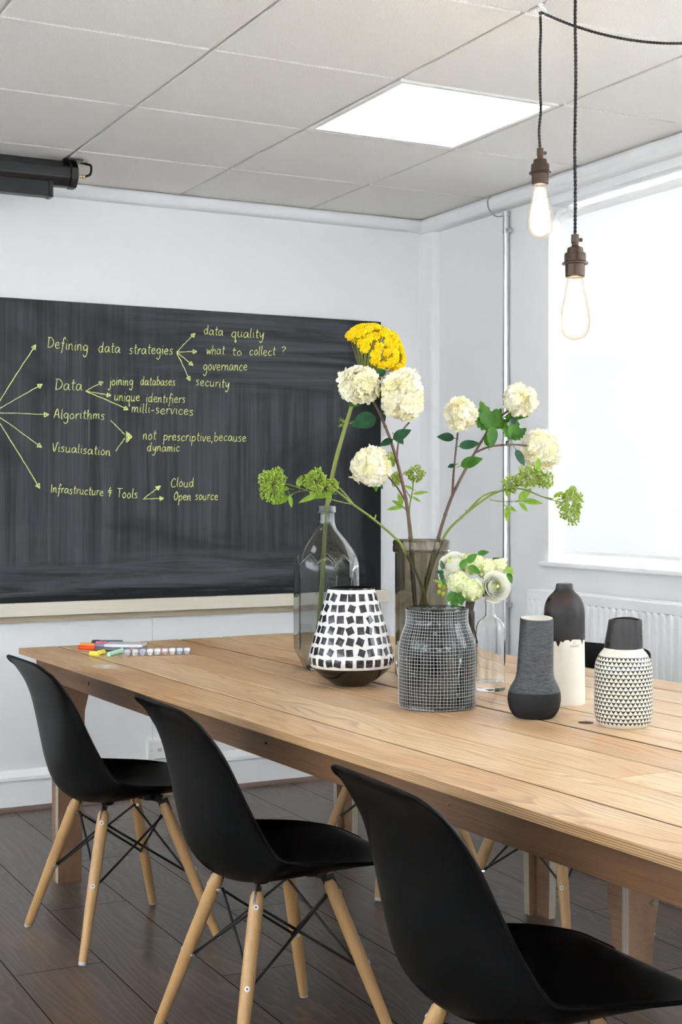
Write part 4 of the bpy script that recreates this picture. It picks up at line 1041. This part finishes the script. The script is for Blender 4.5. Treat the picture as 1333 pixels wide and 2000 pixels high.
branch('viburnum_branch', 'brown viburnum branch on the left with three white snowball heads', 'flower branch', zc_, CB(-.01, 0),
    [([(842, 1308, .02), (815, 1205, 0), (806, 1120, -.02), (802, 1050, -.03), (795, 985, -.04), (781, 920, -.05), (764, 862, -.05), (742, 808, -.05), (722, 772, -.05)], .0060, .0036),
     ([(783, 930, -.05), (776, 895, -.02), (782, 850, -.02), (800, 825, -.02)], .0032, .0026), ([(796, 985, -.04), (775, 950, -.06), (755, 928, -.07), (735, 915, -.08)], .0028, .0022)], 'brown_stem',
    [(703, 752, -.06, 38, 33, 11), (788, 772, -.06, 40, 53, 12), (726, 912, -.10, 35, 36, 13)],
    [(735, 815, -.08, -.9, .25, -.2, 52, 40, False, 'dark_leaf'), (728, 776, -.02, .8, -.5, 0, 36, 26, False, 'leaf'), (705, 788, -.03, -.8, .05, 0, 26, 15, False, 'leaf'),
     (748, 735, -.01, -.3, -.6, .1, 20, 22, False, 'dark_leaf'), (768, 858, -.09, .75, -.45, -.2, 40, 24, False, 'dark_leaf'), (768, 858, -.09, -.8, .35, -.3, 30, 16, False, 'dark_leaf'), (772, 850, -.09, .5, .5, -.4, 26, 18, False, 'dark_leaf'),
     (734, 945, -.08, .1, .9, 0, 16, 10, False, 'leaf'), (742, 945, -.06, .5, .8, 0, 12, 8, False, 'dark_leaf'), (745, 800, 0, .2, .6, .2, 30, 14, False, 'dark_leaf')], G_)
branch('viburnum_branch', 'brown viburnum branch on the right with three snowball heads and lobed leaves', 'flower branch', zc_, CB(.01, 0),
    [([(790, 1300, .0), (818, 1200, .02), (838, 1115, .03), (857, 1050, .04), (868, 1012, .05), (884, 968, .06), (904, 928, .07), (927, 886, .08), (947, 852, .09), (965, 822, .10), (985, 808, .1), (1005, 795, .11)], .0058, .0030),
     ([(884, 966, .06), (887, 920, .04), (892, 870, .04), (896, 832, .04)], .0034, .0026), ([(929, 884, .08), (955, 873, .09), (985, 869, .1), (1015, 869, .11), (1045, 874, .12)], .0032, .0022)], 'brown_stem',
    [(900, 808, .03, 30, 29, 21), (1016, 782, .11, 30, 30, 22), (1056, 880, .14, 35, 37, 23)],
    [(957, 838, .06, -.25, -.97, 0, 58, 50, True, 'leaf'), (966, 835, .10, .35, -.9, .2, 44, 34, True, 'leaf'), (962, 832, .05, .02, 1, -.2, 42, 22, False, 'leaf'),
     (1000, 858, .10, .22, -.95, 0, 46, 36, True, 'leaf'), (985, 815, .1, .95, -.1, -.1, 48, 18, False, 'leaf'), (900, 910, .02, .85, -.35, -.2, 46, 26, False, 'leaf'), (888, 856, .0, -.85, -.15, 0, 34, 22, False, 'dark_leaf'),
     (897, 872, .0, .9, -.2, -.1, 42, 22, False, 'dark_leaf'), (1008, 878, .1, .5, .85, -.1, 38, 18, False, 'dark_leaf'), (955, 872, .06, -.15, -.9, 0, 26, 16, False, 'leaf'), (888, 908, .02, -.9, .25, 0, 14, 10, False, 'dark_leaf'), (1003, 815, .08, .1, .7, -.1, 14, 14, False, 'dark_leaf')], G_)
branch('sedum_branch', 'green budded branch leaning left in front of the bottle neck', 'flower branch', zc_-.02, CB(.0, -.03),
    [([(864, 1300, .03), (826, 1150, 0), (790, 1075, -.04), (775, 1053, -.05), (730, 1014, -.08), (690, 985, -.11), (655, 957, -.13), (625, 945, -.14)], .0046, .0024),
     ([(690, 984, -.11), (665, 955, -.12), (640, 938, -.13)], .0026, .002), ([(690, 985, -.11), (650, 976, -.12), (600, 958, -.14), (570, 948, -.15), (545, 943, -.15)], .0018, .0015),
     ([(597, 958, -.14), (578, 962, -.15), (562, 970, -.15)], .0012, .0010), ([(732, 1015, -.08), (735, 1005, -.08)], .003, .002)], 'green_stem', [],
    [(585, 951, -.15, -.1, -1, 0, 18, 12, False, 'lime_leaf'), (566, 955, -.15, -.9, -.1, 0, 30, 12, False, 'lime_leaf'), (564, 970, -.15, -.85, .35, -.1, 34, 18, False, 'lime_leaf'), (566, 968, -.16, .2, .95, 0, 24, 9, False, 'lime_leaf'),
     (556, 968, -.15, -.6, -.75, 0, 26, 12, False, 'lime_leaf'), (650, 965, -.14, -.95, .1, 0, 46, 14, False, 'lime_leaf'), (625, 965, -.15, -.9, .3, 0, 46, 13, False, 'lime_leaf'), (640, 960, -.12, .3, .9, -.1, 22, 12, False, 'lime_leaf')], G_,
    buds=[(533, 948, -.15, 25, 36, 31), (616, 940, -.14, 27, 25, 32), (650, 948, -.13, 13, 12, 33)])
branch('sedum_branch', 'green budded branch leaning right towards the window', 'flower branch', zc_-.01, CB(.02, -.02),
    [([(800, 1305, .02), (835, 1140, 0), (866, 1052, -.03), (902, 1010, -.05), (948, 974, -.06), (975, 960, -.07), (1000, 950, -.07), (1030, 945, -.08)], .0044, .0024),
     ([(905, 1008, -.05), (945, 968, -.055), (985, 958, -.07), (1020, 955, -.08), (1060, 970, -.09), (1098, 982, -.09)], .0024, .0018), ([(958, 976, -.06), (985, 980, -.07), (1010, 979, -.08), (1040, 978, -.08)], .0013, .001), ([(985, 980, -.07), (990, 995, -.08)], .001, .001),
     ([(1060, 970, -.09), (1085, 974, -.09), (1105, 972, -.09), (1118, 955, -.09)], .0013, .001), ([(912, 1002, -.05), (910, 996, -.05)], .0024, .0015)], 'green_stem', [],
    [(1020, 978, -.08, .98, .05, 0, 42, 15, False, 'lime_leaf'), (1014, 976, -.08, .7, -.65, 0, 34, 16, False, 'lime_leaf'), (1015, 982, -.08, .75, .65, 0, 24, 11, False, 'lime_leaf'), (990, 990, -.08, .1, 1, 0, 30, 13, False, 'lime_leaf'),
     (992, 990, -.08, .9, .35, 0, 20, 10, False, 'lime_leaf'), (1082, 972, -.09, .7, -.6, 0, 22, 9, False, 'lime_leaf'), (1048, 918, -.06, .25, -.95, 0, 24, 14, False, 'lime_leaf'), (990, 955, -.07, .3, .8, 0, 18, 14, False, 'lime_leaf')], G_,
    buds=[(1000, 945, -.07, 17, 17, 41), (1036, 932, -.08, 27, 22, 42), (1067, 938, -.08, 15, 17, 43), (1114, 985, -.09, 24, 36, 44)])
branch('sedum_branch', 'short green budded sprig standing upright behind the left viburnum branch', 'flower branch', zc_+.04, CB(.0, .03),
    [([(816, 1300, .0), (812, 1150, 0), (806, 1055, .01), (800, 1000, .02), (806, 960, .02), (808, 935, .02)], .0030, .0018), ([(800, 1005, .02), (790, 992, .02), (780, 985, .02)], .0014, .0012), ([(804, 975, .02), (785, 945, .02), (768, 925, .02)], .0016, .0012)], 'green_stem', [],
    [(788, 990, .02, -.95, .1, 0, 34, 10, False, 'lime_leaf'), (788, 990, .02, -.75, -.5, 0, 26, 10, False, 'lime_leaf'), (786, 986, .02, -.3, -.95, 0, 24, 11, False, 'lime_leaf'), (808, 965, .02, .95, -.2, 0, 30, 8, False, 'lime_leaf'), (805, 970, .02, .8, .4, 0, 22, 6, False, 'lime_leaf'), (806, 955, .02, -.6, -.3, 0, 18, 7, False, 'lime_leaf')], G_,
    buds=[(812, 925, .02, 20, 16, 51), (762, 900, .03, 14, 14, 52), (775, 935, .03, 10, 12, 53)])

# yellow yarrow head on a thick fennel-like stem in the tall bottle
bot, zb2 = VLOC['bottle']; yb = bot+A3(-.035, -.02, .012)
ya = thing('yarrow_stem', 'tall yellow yarrow umbel on a thick green stem in the glass bottle', 'flower', yb)
YP = lambda u, v, dz=0: atd(u, v, zb2+dz)
sp_ = smoothpath([yb+A3(0, 0, .004), YP(622, 1240), YP(630, 1130), YP(638, 1000), YP(655, 905, -.02), (YP(676, 830, -.03)), YP(690, 785, -.03), YP(705, 748, -.03)], 6)
local(MB().tube(sp_, [.0078-.003*i/(len(sp_)-1) for i in range(len(sp_))], 12), yb).build('stem', M['olive_stem'], ya, smooth=60)
mb = MB(); rg = random.Random(4)
for s in range(9):
    p0 = YP(682, 828, -.03); a = rg.uniform(-1, 1); d = D(math.copysign(rg.uniform(.6, 1), a), rg.uniform(-.7, .5), rg.uniform(-.4, .4)); e = p0+d*rg.uniform(.02, .035); mb.tube([p0, e], .0007, 4)
    for _ in range(3): mb.tube([p0+(e-p0)*.6, p0+(e-p0)*.6+nrm(d+A3(rg.uniform(-.7, .7), rg.uniform(-.7, .7), rg.uniform(-.7, .7)))*.014], .0006, 4)
local(mb, yb).build('feathery_bract', M['lime_leaf'], ya, recalc=False)
hub = YP(711, 742, -.03); axis = D(.30, -.95, -.10); mb = MB(); stl = MB(); rg = random.Random(9)
X_, Y_, Z_ = frame(axis); Rad = 62*zb2/FPX; cen = YP(725, 696, -.05)
for q in fib(120, rg, cap=-.60):
    d = X_*q[0]+Y_*q[1]+Z_*q[2]
    if q[2] < -.02-.52*float(d@_Rv): continue
    sc_ = A3(1, 1, 1); p = cen+(X_*q[0]*1.0+Y_*q[1]*1.0+Z_*q[2]*.95)*Rad*rg.uniform(.94, 1.03)
    stl.tube([hub+axis*.004*rg.random(), hub+(p-hub)*.5+axis*-.003, p], .0009, 4)
    cr = .0135*rg.uniform(.85, 1.15)
    for g in fib(26, rg, cap=.05):
        e1, e2, e3 = frame(d); pp = p+(e1*g[0]+e2*g[1])*cr+e3*g[2]*cr*.5
        mb.ball(pp, .0030*rg.uniform(.8, 1.25), 6, 4)
    mb.ball(p, cr*.85, 8, 5, (1, 1, .45), axis=d)
local(stl, yb).build('umbel_stalks', M['olive_stem'], ya, smooth=60)
local(mb, yb).build('flower_head', M['yellow_floret'], ya, smooth=180, recalc=False)

# small bouquet standing in a slim clear tube behind the net jar
zq = 3.50; BP = lambda u, v, dz=0: atd(u, v, zq+dz)
P = onz(912, 1362, TH); P = A3(*(BP(912, 1300)[:2]), TH); mq = zq/FPX
tv = thing('slim_glass_vase', 'slim clear glass tube half hidden behind the net-covered jar, holding the bouquet', 'vase', P)
hq = BP(912, 1192)[2]-TH
MB().lathe(shellprof([(.019, 0), (.0205, .003), (.0205, hq-.004), (.0212, hq-.002), (.0205, hq)], .0018, .012), 40).build('tube', M['clear_glass'], tv, smooth=50)
bo = thing('bouquet', 'small round bouquet of white and pale green flowers above the net-covered jar', 'bouquet', P+A3(0, 0, .014)); bb = P+A3(0, 0, .014)
mb = MB(); rg = random.Random(2)
for k in range(9):
    mb.tube(smoothpath([P+A3(rg.uniform(-.012, .012), rg.uniform(-.012, .012), .016), BP(914+rg.uniform(-6, 10), 1215, rg.uniform(-.008, .008)), BP(920+rg.uniform(-7, 7), 1165, rg.uniform(-.008, .008)), BP(922+rg.uniform(-20, 20), 1140, rg.uniform(-.02, .02))], 5), .0026, 7)
local(mb, bb).build('stems', M['dark_stem'], bo, smooth=60)
local(MB().tube([BP(916, 1200), BP(920, 1168)], [.0105, .0115], 14), bb).build('binding_tape', M['dark_stem'], bo, smooth=60)
local(MB().tube([BP(921, 1200, -.022), BP(928, 1235, -.022), BP(933, 1256, -.022)], .0021, 7), bb).build('loose_stem_end', M['dark_stem'], bo, smooth=60)
def hydrangea(c, rad, seed):
    rg = random.Random(seed); mb = MB()
    for q in fib(int(105*(rad/.028)), rg):
        q = A3(*q); petal5(mb, c+q*rad*rg.uniform(.88, 1.0), nrm(q+A3(rg.uniform(-.3, .3), rg.uniform(-.3, .3), rg.uniform(-.3, .3))), .0072, rg, k=4, cup=.15, roundp=True)
    return mb.ball(c, rad*.82, 12, 8)
for k, (u, v, dz, r_) in enumerate(((897, 1138, -.035, 22), (923, 1152, -.045, 22), (925, 1102, -.01, 20), (950, 1110, 0, 19), (905, 1100, .02, 18), (975, 1108, .015, 16))):
    local(hydrangea(BP(u, v, dz), r_*mq, 60+k), bb).build('hydrangea_head', M['hydrangea'], bo, smooth=180, recalc=False)
def ranunculus(c, rad, axis, seed):
    """many thin overlapping petals: tight greenish heart, rims opening outward layer by layer"""
    rg = random.Random(seed); mb = MB(); X, Y, Z = frame(axis); NL = 10
    for lay in range(NL):
        f = (lay+1)/NL; mb.mi = 1 if lay < 3 else 0; npet = 3+lay//2; a0 = rg.uniform(0, 6)
        Rr = rad*(.08+.92*f**1.05)               # rim radius
        zr = rad*(.58-.34*f**2-(.09 if lay >= NL-2 else 0))   # rim height along the axis
        for k in range(npet):
            ac = a0+2*PI*k/npet+rg.uniform(-.15, .15); hs = PI/npet*1.35; G = []; lift = rg.uniform(-.09, .09)*rad; rs2 = rg.uniform(.86, 1.08)
            for i in range(7):
                b = i/6; row = []
                for j in range(9):
                    a = (j/8-.5)*2; fall = 1-.16*abs(a)**2.5*b
                    rr = Rr*rs2*(math.sin(min(1, b*1.25)*PI*.5)**.75)*(1+(.10*f-.10*(1-f))*b**4)*(1-.07*abs(a)**2); ruff = .022*rad*math.sin(5*a+lay*1.7+k*2.3)*b**3
                    z = -rad*.75+(zr+lift+rad*.75)*(b**1.25)*fall+ruff-(.10*rad*f*max(0, b-.8)*5*f)
                    row.append(c+X*rr*math.cos(ac+a*hs)+Y*rr*math.sin(ac+a*hs)+Z*z)
                G.append(row)
            mb.grid(G)
    mb.mi = 1; mb.ball(c+Z*rad*.42, rad*.11, 8, 6)
    return mb
for u, v, dz, r_, ax, sd in ((969, 1146, -.045, 29, D(.15, -.15, -.95), 71), (882, 1100, .0, 26, D(-.5, -.6, -.6), 72), (868, 1122, .01, 18, D(-.9, .0, -.4), 73)):
    local(ranunculus(BP(u, v, dz), r_*mq, ax, sd), bb).build('rose_head', [M['rose_petal'], M['rose_heart']], bo, smooth=60, recalc=False)
for u, v, dz, du, dv, dd, l_, w_, mat, lob in ((912, 1098, -.04, .7, -.6, -.2, 26, 16, 'leaf', False), (915, 1106, -.05, .8, .4, -.4, 28, 16, 'leaf', False), (900, 1110, -.045, .5, -.8, -.2, 24, 15, 'leaf', False), (933, 1082, -.0, .9, -.2, 0, 24, 12, 'leaf', False),
        (866, 1112, -.03, -.2, -1, 0, 18, 9, 'dark_leaf', False), (868, 1118, -.03, -.95, -.1, 0, 16, 9, 'dark_leaf', False), (866, 1132, -.03, -.3, -.8, 0, 18, 9, 'dark_leaf', False), (862, 1138, -.02, -.8, -.3, 0, 16, 6, 'lime_leaf', False), (862, 1126, -.02, .4, .8, -.2, 20, 10, 'leaf', False),
        (893, 1158, -.05, -.25, .95, -.2, 32, 32, 'leaf', True), (905, 1160, -.05, .5, .6, -.2, 22, 18, 'leaf', True), (985, 1110, 0, .8, .3, 0, 24, 14, 'lime_leaf', False), (992, 1118, .0, .4, .9, 0, 24, 12, 'leaf', False), (975, 1100, .0, .7, -.4, 0, 20, 12, 'hydrangea', False), (944, 1166, -.04, .3, -.9, -.2, 16, 10, 'leaf', False)):
    mb = MB(); leaf(mb, BP(u, v, dz), D(du, dv, dd), nrm(-_Fv*.8+UP*.4), l_*mq, w_*mq, lob, .12); local(mb, bb).build('leaf', M[mat], bo, smooth=60, recalc=False)
for u, v, dz in ((861, 1144, -.03), (867, 1160, -.035), (859, 1157, -.025), (869, 1147, -.03)):
    local(MB().ball(BP(u, v, dz), 5.2*mq, 12, 9, (1, 1, 1.15)), bb).build('berry', M['berry'], bo, smooth=180)

# ================================================================== THINGS AT THE TABLE'S FAR END
def onT(u, v): return onz(u, v, TH)
def axis_pen(p0, p1, z):  # horizontal pen from p0 to p1
    d = p1-p0; d[2] = 0; return nrm(d)
def marker_pen(name, lab, u0, v0, u1, v1, z, capm, bodym, group, r_=.0068, capf=.42, cap2=None):
    a = onz(u0, v0, z); b = onz(u1, v1, z); d = nrm(b-a); L_ = np.linalg.norm(b-a)
    o = thing(name, lab, 'marker pen', A3(a[0], a[1], z), group=group)
    q = lambda t_: d*L_*t_
    MB().tube([q(0), q(.02), q(capf), q(capf+.005)], [r_*.8, r_*1.02, r_*1.08, r_*.9], 16).build('cap', capm, o, smooth=40)
    MB().tube([q(capf), q(capf+.03), q(.97), q(1.0)], [r_*.8, r_, r_, r_*.75], 16).build('barrel', bodym, o, smooth=40)
    if cap2: MB().box((-.012, -.003, 0), (.012, .003, .004)).build('clip', cap2, o, loc=tuple(q(capf*.6)+A3(0, 0, r_)))
    return o
cm_or = plain('orange_pen_cap', srgb(232, 84, 30), .35); cm_o2 = plain('amber_pen_cap', srgb(240, 140, 40), .35); cm_pk = plain('pink_pen_cap', srgb(226, 110, 150), .35); cm_bk = plain('black_pen_cap', (.02, .02, .02, 1), .4)
bm_g = plain('silver_pen_barrel', srgb(128, 130, 140), .3, metal=.3); bm_d = plain('slate_pen_barrel', srgb(92, 94, 104), .35)
gp = 'marker pens beside the clear case'
marker_pen('marker_pen', 'marker pen with red-orange cap, nearest of the pens beside the clear case', 154, 1263.5, 232, 1269.5, TH+.0075, cm_or, bm_d, gp)
marker_pen('marker_pen', 'marker pen with amber cap, just behind the red-orange one', 157, 1259, 226, 1262, TH+.0075, cm_o2, bm_g, gp)
marker_pen('marker_pen', 'marker pen with pink cap, third from the front beside the clear case', 188, 1256.5, 240, 1259, TH+.0072, cm_pk, bm_g, gp)
marker_pen('marker_pen', 'black capped marker pen furthest back of the pens', 180, 1253.5, 240, 1254, TH+.0072, cm_bk, bm_d, gp, capf=.25)
# clear hinged case with a grey base
p0, p1 = onT(203, 1271), onT(270, 1271.5); p2 = onT(299, 1265); dx = nrm(p1-p0); ang = math.atan2(dx[1], dx[0]); wl = np.linalg.norm(p1-p0)
pc_ = thing('pen_case', 'flat grey and clear plastic pen case behind the chalk pieces', 'pen case', (p0[0], p0[1], TH), ang)
dep = .085; wl = .125
MB().box((0, 0, 0), (wl, dep, .011)).build('tray', plain('case_grey', srgb(120, 122, 130), .35), pc_, bevel=.002)
MB().box((0, 0, .0112), (wl, dep, .021)).build('lid', plain('case_lid_frosted', srgb(222, 224, 228), .25), pc_, bevel=.002)
for k, cc in enumerate((srgb(236, 160, 190), srgb(150, 214, 180), srgb(236, 150, 190))):
    MB().box((.022+.034*k, -.0006, .004), (.030+.034*k, 0, .012)).build('colour_dot', plain('dot_%d' % k, cc, .5), pc_)
# chalk sticks
def chalk_stick(lab, u0, v0, u1, v1, col, r_, grp=None):
    a, b = onz(u0, v0, TH+r_*.88), onz(u1, v1, TH+r_*.88); d = nrm(b-a); L_ = np.linalg.norm(b-a)
    o = MB().tube([A3(0, 0, 0), d*L_*.06, d*L_*.94, d*L_], [r_*.8, r_, r_*.96, r_*.75], 7).build('chalk_stick', plain('chalk_'+lab.split()[0], col, .95, bump=(300, .4, .001)), loc=a, smooth=35)
    return tag(o, lab, 'chalk', grp)
chalk_stick('yellow chalk stub lying on the left, in front of the pens', 176, 1276.5, 193, 1277.5, srgb(238, 222, 92), .0085, 'yellow chalk stubs')
chalk_stick('pale yellow chalk stub touching the right end of the other stub', 193, 1275, 203, 1272.5, srgb(240, 228, 110), .0085, 'yellow chalk stubs')
chalk_stick('mint green chalk stick between the stubs and the clear tray', 213, 1278, 239, 1270.5, srgb(178, 226, 204), .0085)
# clear moulded tray of faceted cups
p0, p1 = onT(243, 1283), onT(374, 1279); dx = nrm(p1-p0); ang = math.atan2(dx[1], dx[0]); wl = np.linalg.norm(p1-p0)
tr_ = thing('plastic_tray', 'clear plastic tray of faceted cups lying on the table end', 'tray', (p0[0], p0[1], TH), ang)
mb = MB(); n = 9; cw = wl/n; tints = [srgb(200, 202, 208), srgb(235, 235, 235), srgb(190, 196, 212), srgb(236, 236, 236), srgb(228, 228, 228), srgb(222, 196, 194), srgb(238, 236, 234), srgb(190, 198, 216), srgb(204, 206, 222)]
for k in range(n):
    mb.lathe([(0, .0012), (cw*.34, .0012), (cw*.60, .014), (cw*.56, .022), (cw*.40, .0275)], 6, (cw*(k+.5), .014, 0))
mb.box((0, .002, .012), (wl, .022, .0128)); mb.build('cups', M['clear_plastic'], tr_, recalc=True)
for k in range(n):
    MB().lathe([(0, .0018), (cw*.30, .0018), (cw*.48, .013), (cw*.40, .021), (0, .0225)], 7, (cw*(k+.5), .014, 0)).build('chalk_lump', plain('lump_%d' % k, tints[k], .8), tr_)
q = onT(208, 1302); 
mb = MB(); rg = random.Random(8); ring = [A3((.075*math.cos(a)*rg.uniform(.8, 1.1)), .045*math.sin(a)*rg.uniform(.8, 1.1), 0) for a in np.linspace(0, 2*PI, 25)[:-1]]
t = NT('chalk_dust_smear'); k_ = t.noise(t.co(), 90, 4, .7); tcx = t.n('ShaderNodeVectorMath', operation='LENGTH'); t.set(tcx.inputs[0], t.mapv(t.co(), (1, 1.5, 1)))
t.pr(Base_Color=srgb(230, 226, 222), Roughness=.95, Alpha=t.math('MULTIPLY', t.ramp(k_, [(.30, (0, 0, 0)), (.60, (.9, .9, .9))]), t.ramp(t.math('MULTIPLY', tcx.outputs['Value'], 14.0), [(.25, (1, 1, 1)), (.95, (0, 0, 0))])))
i0 = [mb.addv(p) for p in ring]; mb.face(i0)
dm = mb.build('chalk_dust', t.m, tb); 
lp = ((q-TA)@TL, (q-TA)@TW); dm.location = (lp[0], lp[1], TH+.0006)

# ================================================================== PENDANT LAMPS
def twisted(mb, pts, r_=.0023, pitch=.017):
    pp = smoothpath(pts, 14) if len(pts) > 2 else [np.asarray(pts[0])+(np.asarray(pts[1])-np.asarray(pts[0]))*k/40 for k in range(41)]
    res = []; L_ = [0]
    for a, b in zip(pp[:-1], pp[1:]): L_.append(L_[-1]+np.linalg.norm(b-a))
    n = max(8, int(L_[-1]/pitch*6)); arr = np.array(pp)
    c = [A3(*[np.interp(L_[-1]*k/n, L_, arr[:, j]) for j in range(3)]) for k in range(n+1)]
    for ph in (0, PI):
        q = []
        for k in range(n+1):
            d = nrm(c[min(k+1, n)]-c[max(k-1, 0)]); x, y, _ = frame(d if abs(d[2]) < .95 else d); a = ph+2*PI*L_[-1]*k/n/pitch
            q.append(c[k]+(x*math.cos(a)+y*math.sin(a))*r_*.78)
        mb.tube(q, r_, 6)
    return mb
def pendant(label, base, ztop, wob, seed, cable=None):
    """base: centre of the lamp cap top; local z=0 there, lamp hangs below"""
    o = thing('pendant_lamp', label, 'pendant lamp', base, group='bare bulb pendant lamps')
    rg = random.Random(seed); H_ = ztop-base[2]
    pts = [A3(0, 0, 0)]+[A3(rg.uniform(-wob, wob), rg.uniform(-wob, wob), H_*k/7) for k in range(1, 7)]+[A3(0, 0, H_)]
    mb = twisted(MB(), pts)
    if cable is not None: twisted(mb, cable)
    mb.build('flex_cord', M['cord'], o, smooth=60)
    lh = MB().lathe([(.0, .004), (.0085, .004), (.0085, -.014), (.0075, -.015), (.0075, -.020), (.0095, -.022), (.0165, -.025), (.0175, -.030), (.0175, -.036), (.0225, -.0365), (.0235, -.040), (.0235, -.055), (.0215, -.057), (.0285, -.0575), (.0285, -.0605), (.0215, -.061), (.0212, -.087), (.0195, -.089), (.0, -.089)], 36)
    lh.tube([(.006, 0, -.006), (.0145, 0, -.006)], .0035, 10); lh.tube([(.0145, 0, -.006), (.0175, 0, -.006)], .0045, 10)
    lh = lh.build('lamp_holder', M['aged_brass'], o, smooth=35)
    prof = [(.0165, -.088), (.0175, -.100), (.0195, -.112), (.0235, -.132), (.0280, -.153), (.0312, -.172), (.0322, -.186), (.0312, -.200), (.0270, -.212), (.0190, -.220), (.0090, -.2245), (0, -.2255)]
    gb = MB().lathe(fine(prof, 4), 40).build('glass_bulb', M['bulb'], o, smooth=60, recalc=True)
    MB().lathe(fine([(.0, -.094), (.0125, -.102), (.0165, -.125), (.0220, -.155), (.0255, -.180), (.0225, -.202), (.013, -.214), (0, -.218)], 3), 20).build('filament_glow', M['core'], gb, smooth=60)
    ld = bpy.data.lights.new('bulb_light', 'POINT'); ld.energy = BULB_POWER; ld.color = (1.0, .78, .56); ld.shadow_soft_size = .03
    lo = bpy.data.objects.new('bulb_light', ld); COL.objects.link(lo); lo.parent = o; lo.location = (0, 0, -.17)
    return o
h1 = A3(2.098, 2.93, 2.5)
b1 = A3(*h1[:2], 0); b1[2] = (_Cv+ray(1057, 293)*(h1@_Fv))[2]
end = A3(2.74, 2.60, 2.497)-A3(b1[0], b1[1], b1[2])
top1 = A3(0, 0, 2.480-b1[2])
cab = [top1]+[top1+(end-top1)*f+A3(0, 0, -.088*4*f*(1-f)) for f in np.linspace(.1, .9, 9)]+[end]
p1_ = pendant('bare bulb pendant hanging higher, left of the two, below the ceiling hook', b1, 2.480, .0025, 1, cab)
zz2 = 3.06; b2 = _Cv+ray(1124, 462)*zz2
pendant('bare bulb pendant hanging lower, right of the two, in front of the blind', b2, 2.485, .003, 2)
for hp_, lab in ((h1, 'white ceiling hook that swags the flex of the higher pendant'), (A3(b2[0], b2[1], 2.5), 'white ceiling hook above the lower pendant, above the frame'), (A3(2.74, 2.60, 2.5), 'white ceiling hook at the right end of the swagged flex')):
    pts = [A3(.0, 0, .0), A3(0, 0, -.006), A3(.012, 0, -.012), A3(.014, 0, -.022), A3(.004, 0, -.030), A3(-.010, 0, -.026), A3(-.013, 0, -.014)]
    mb = MB().tube(smoothpath(pts, 5), .0022, 8); mb.lathe([(0, 0), (.008, 0), (.007, -.003), (0, -.003)], 16)
    tag(mb.build('ceiling_hook', M['white_plastic'], loc=hp_, rotz=-YAW, smooth=60), lab, 'hook', 'white ceiling hooks for the pendant flexes')
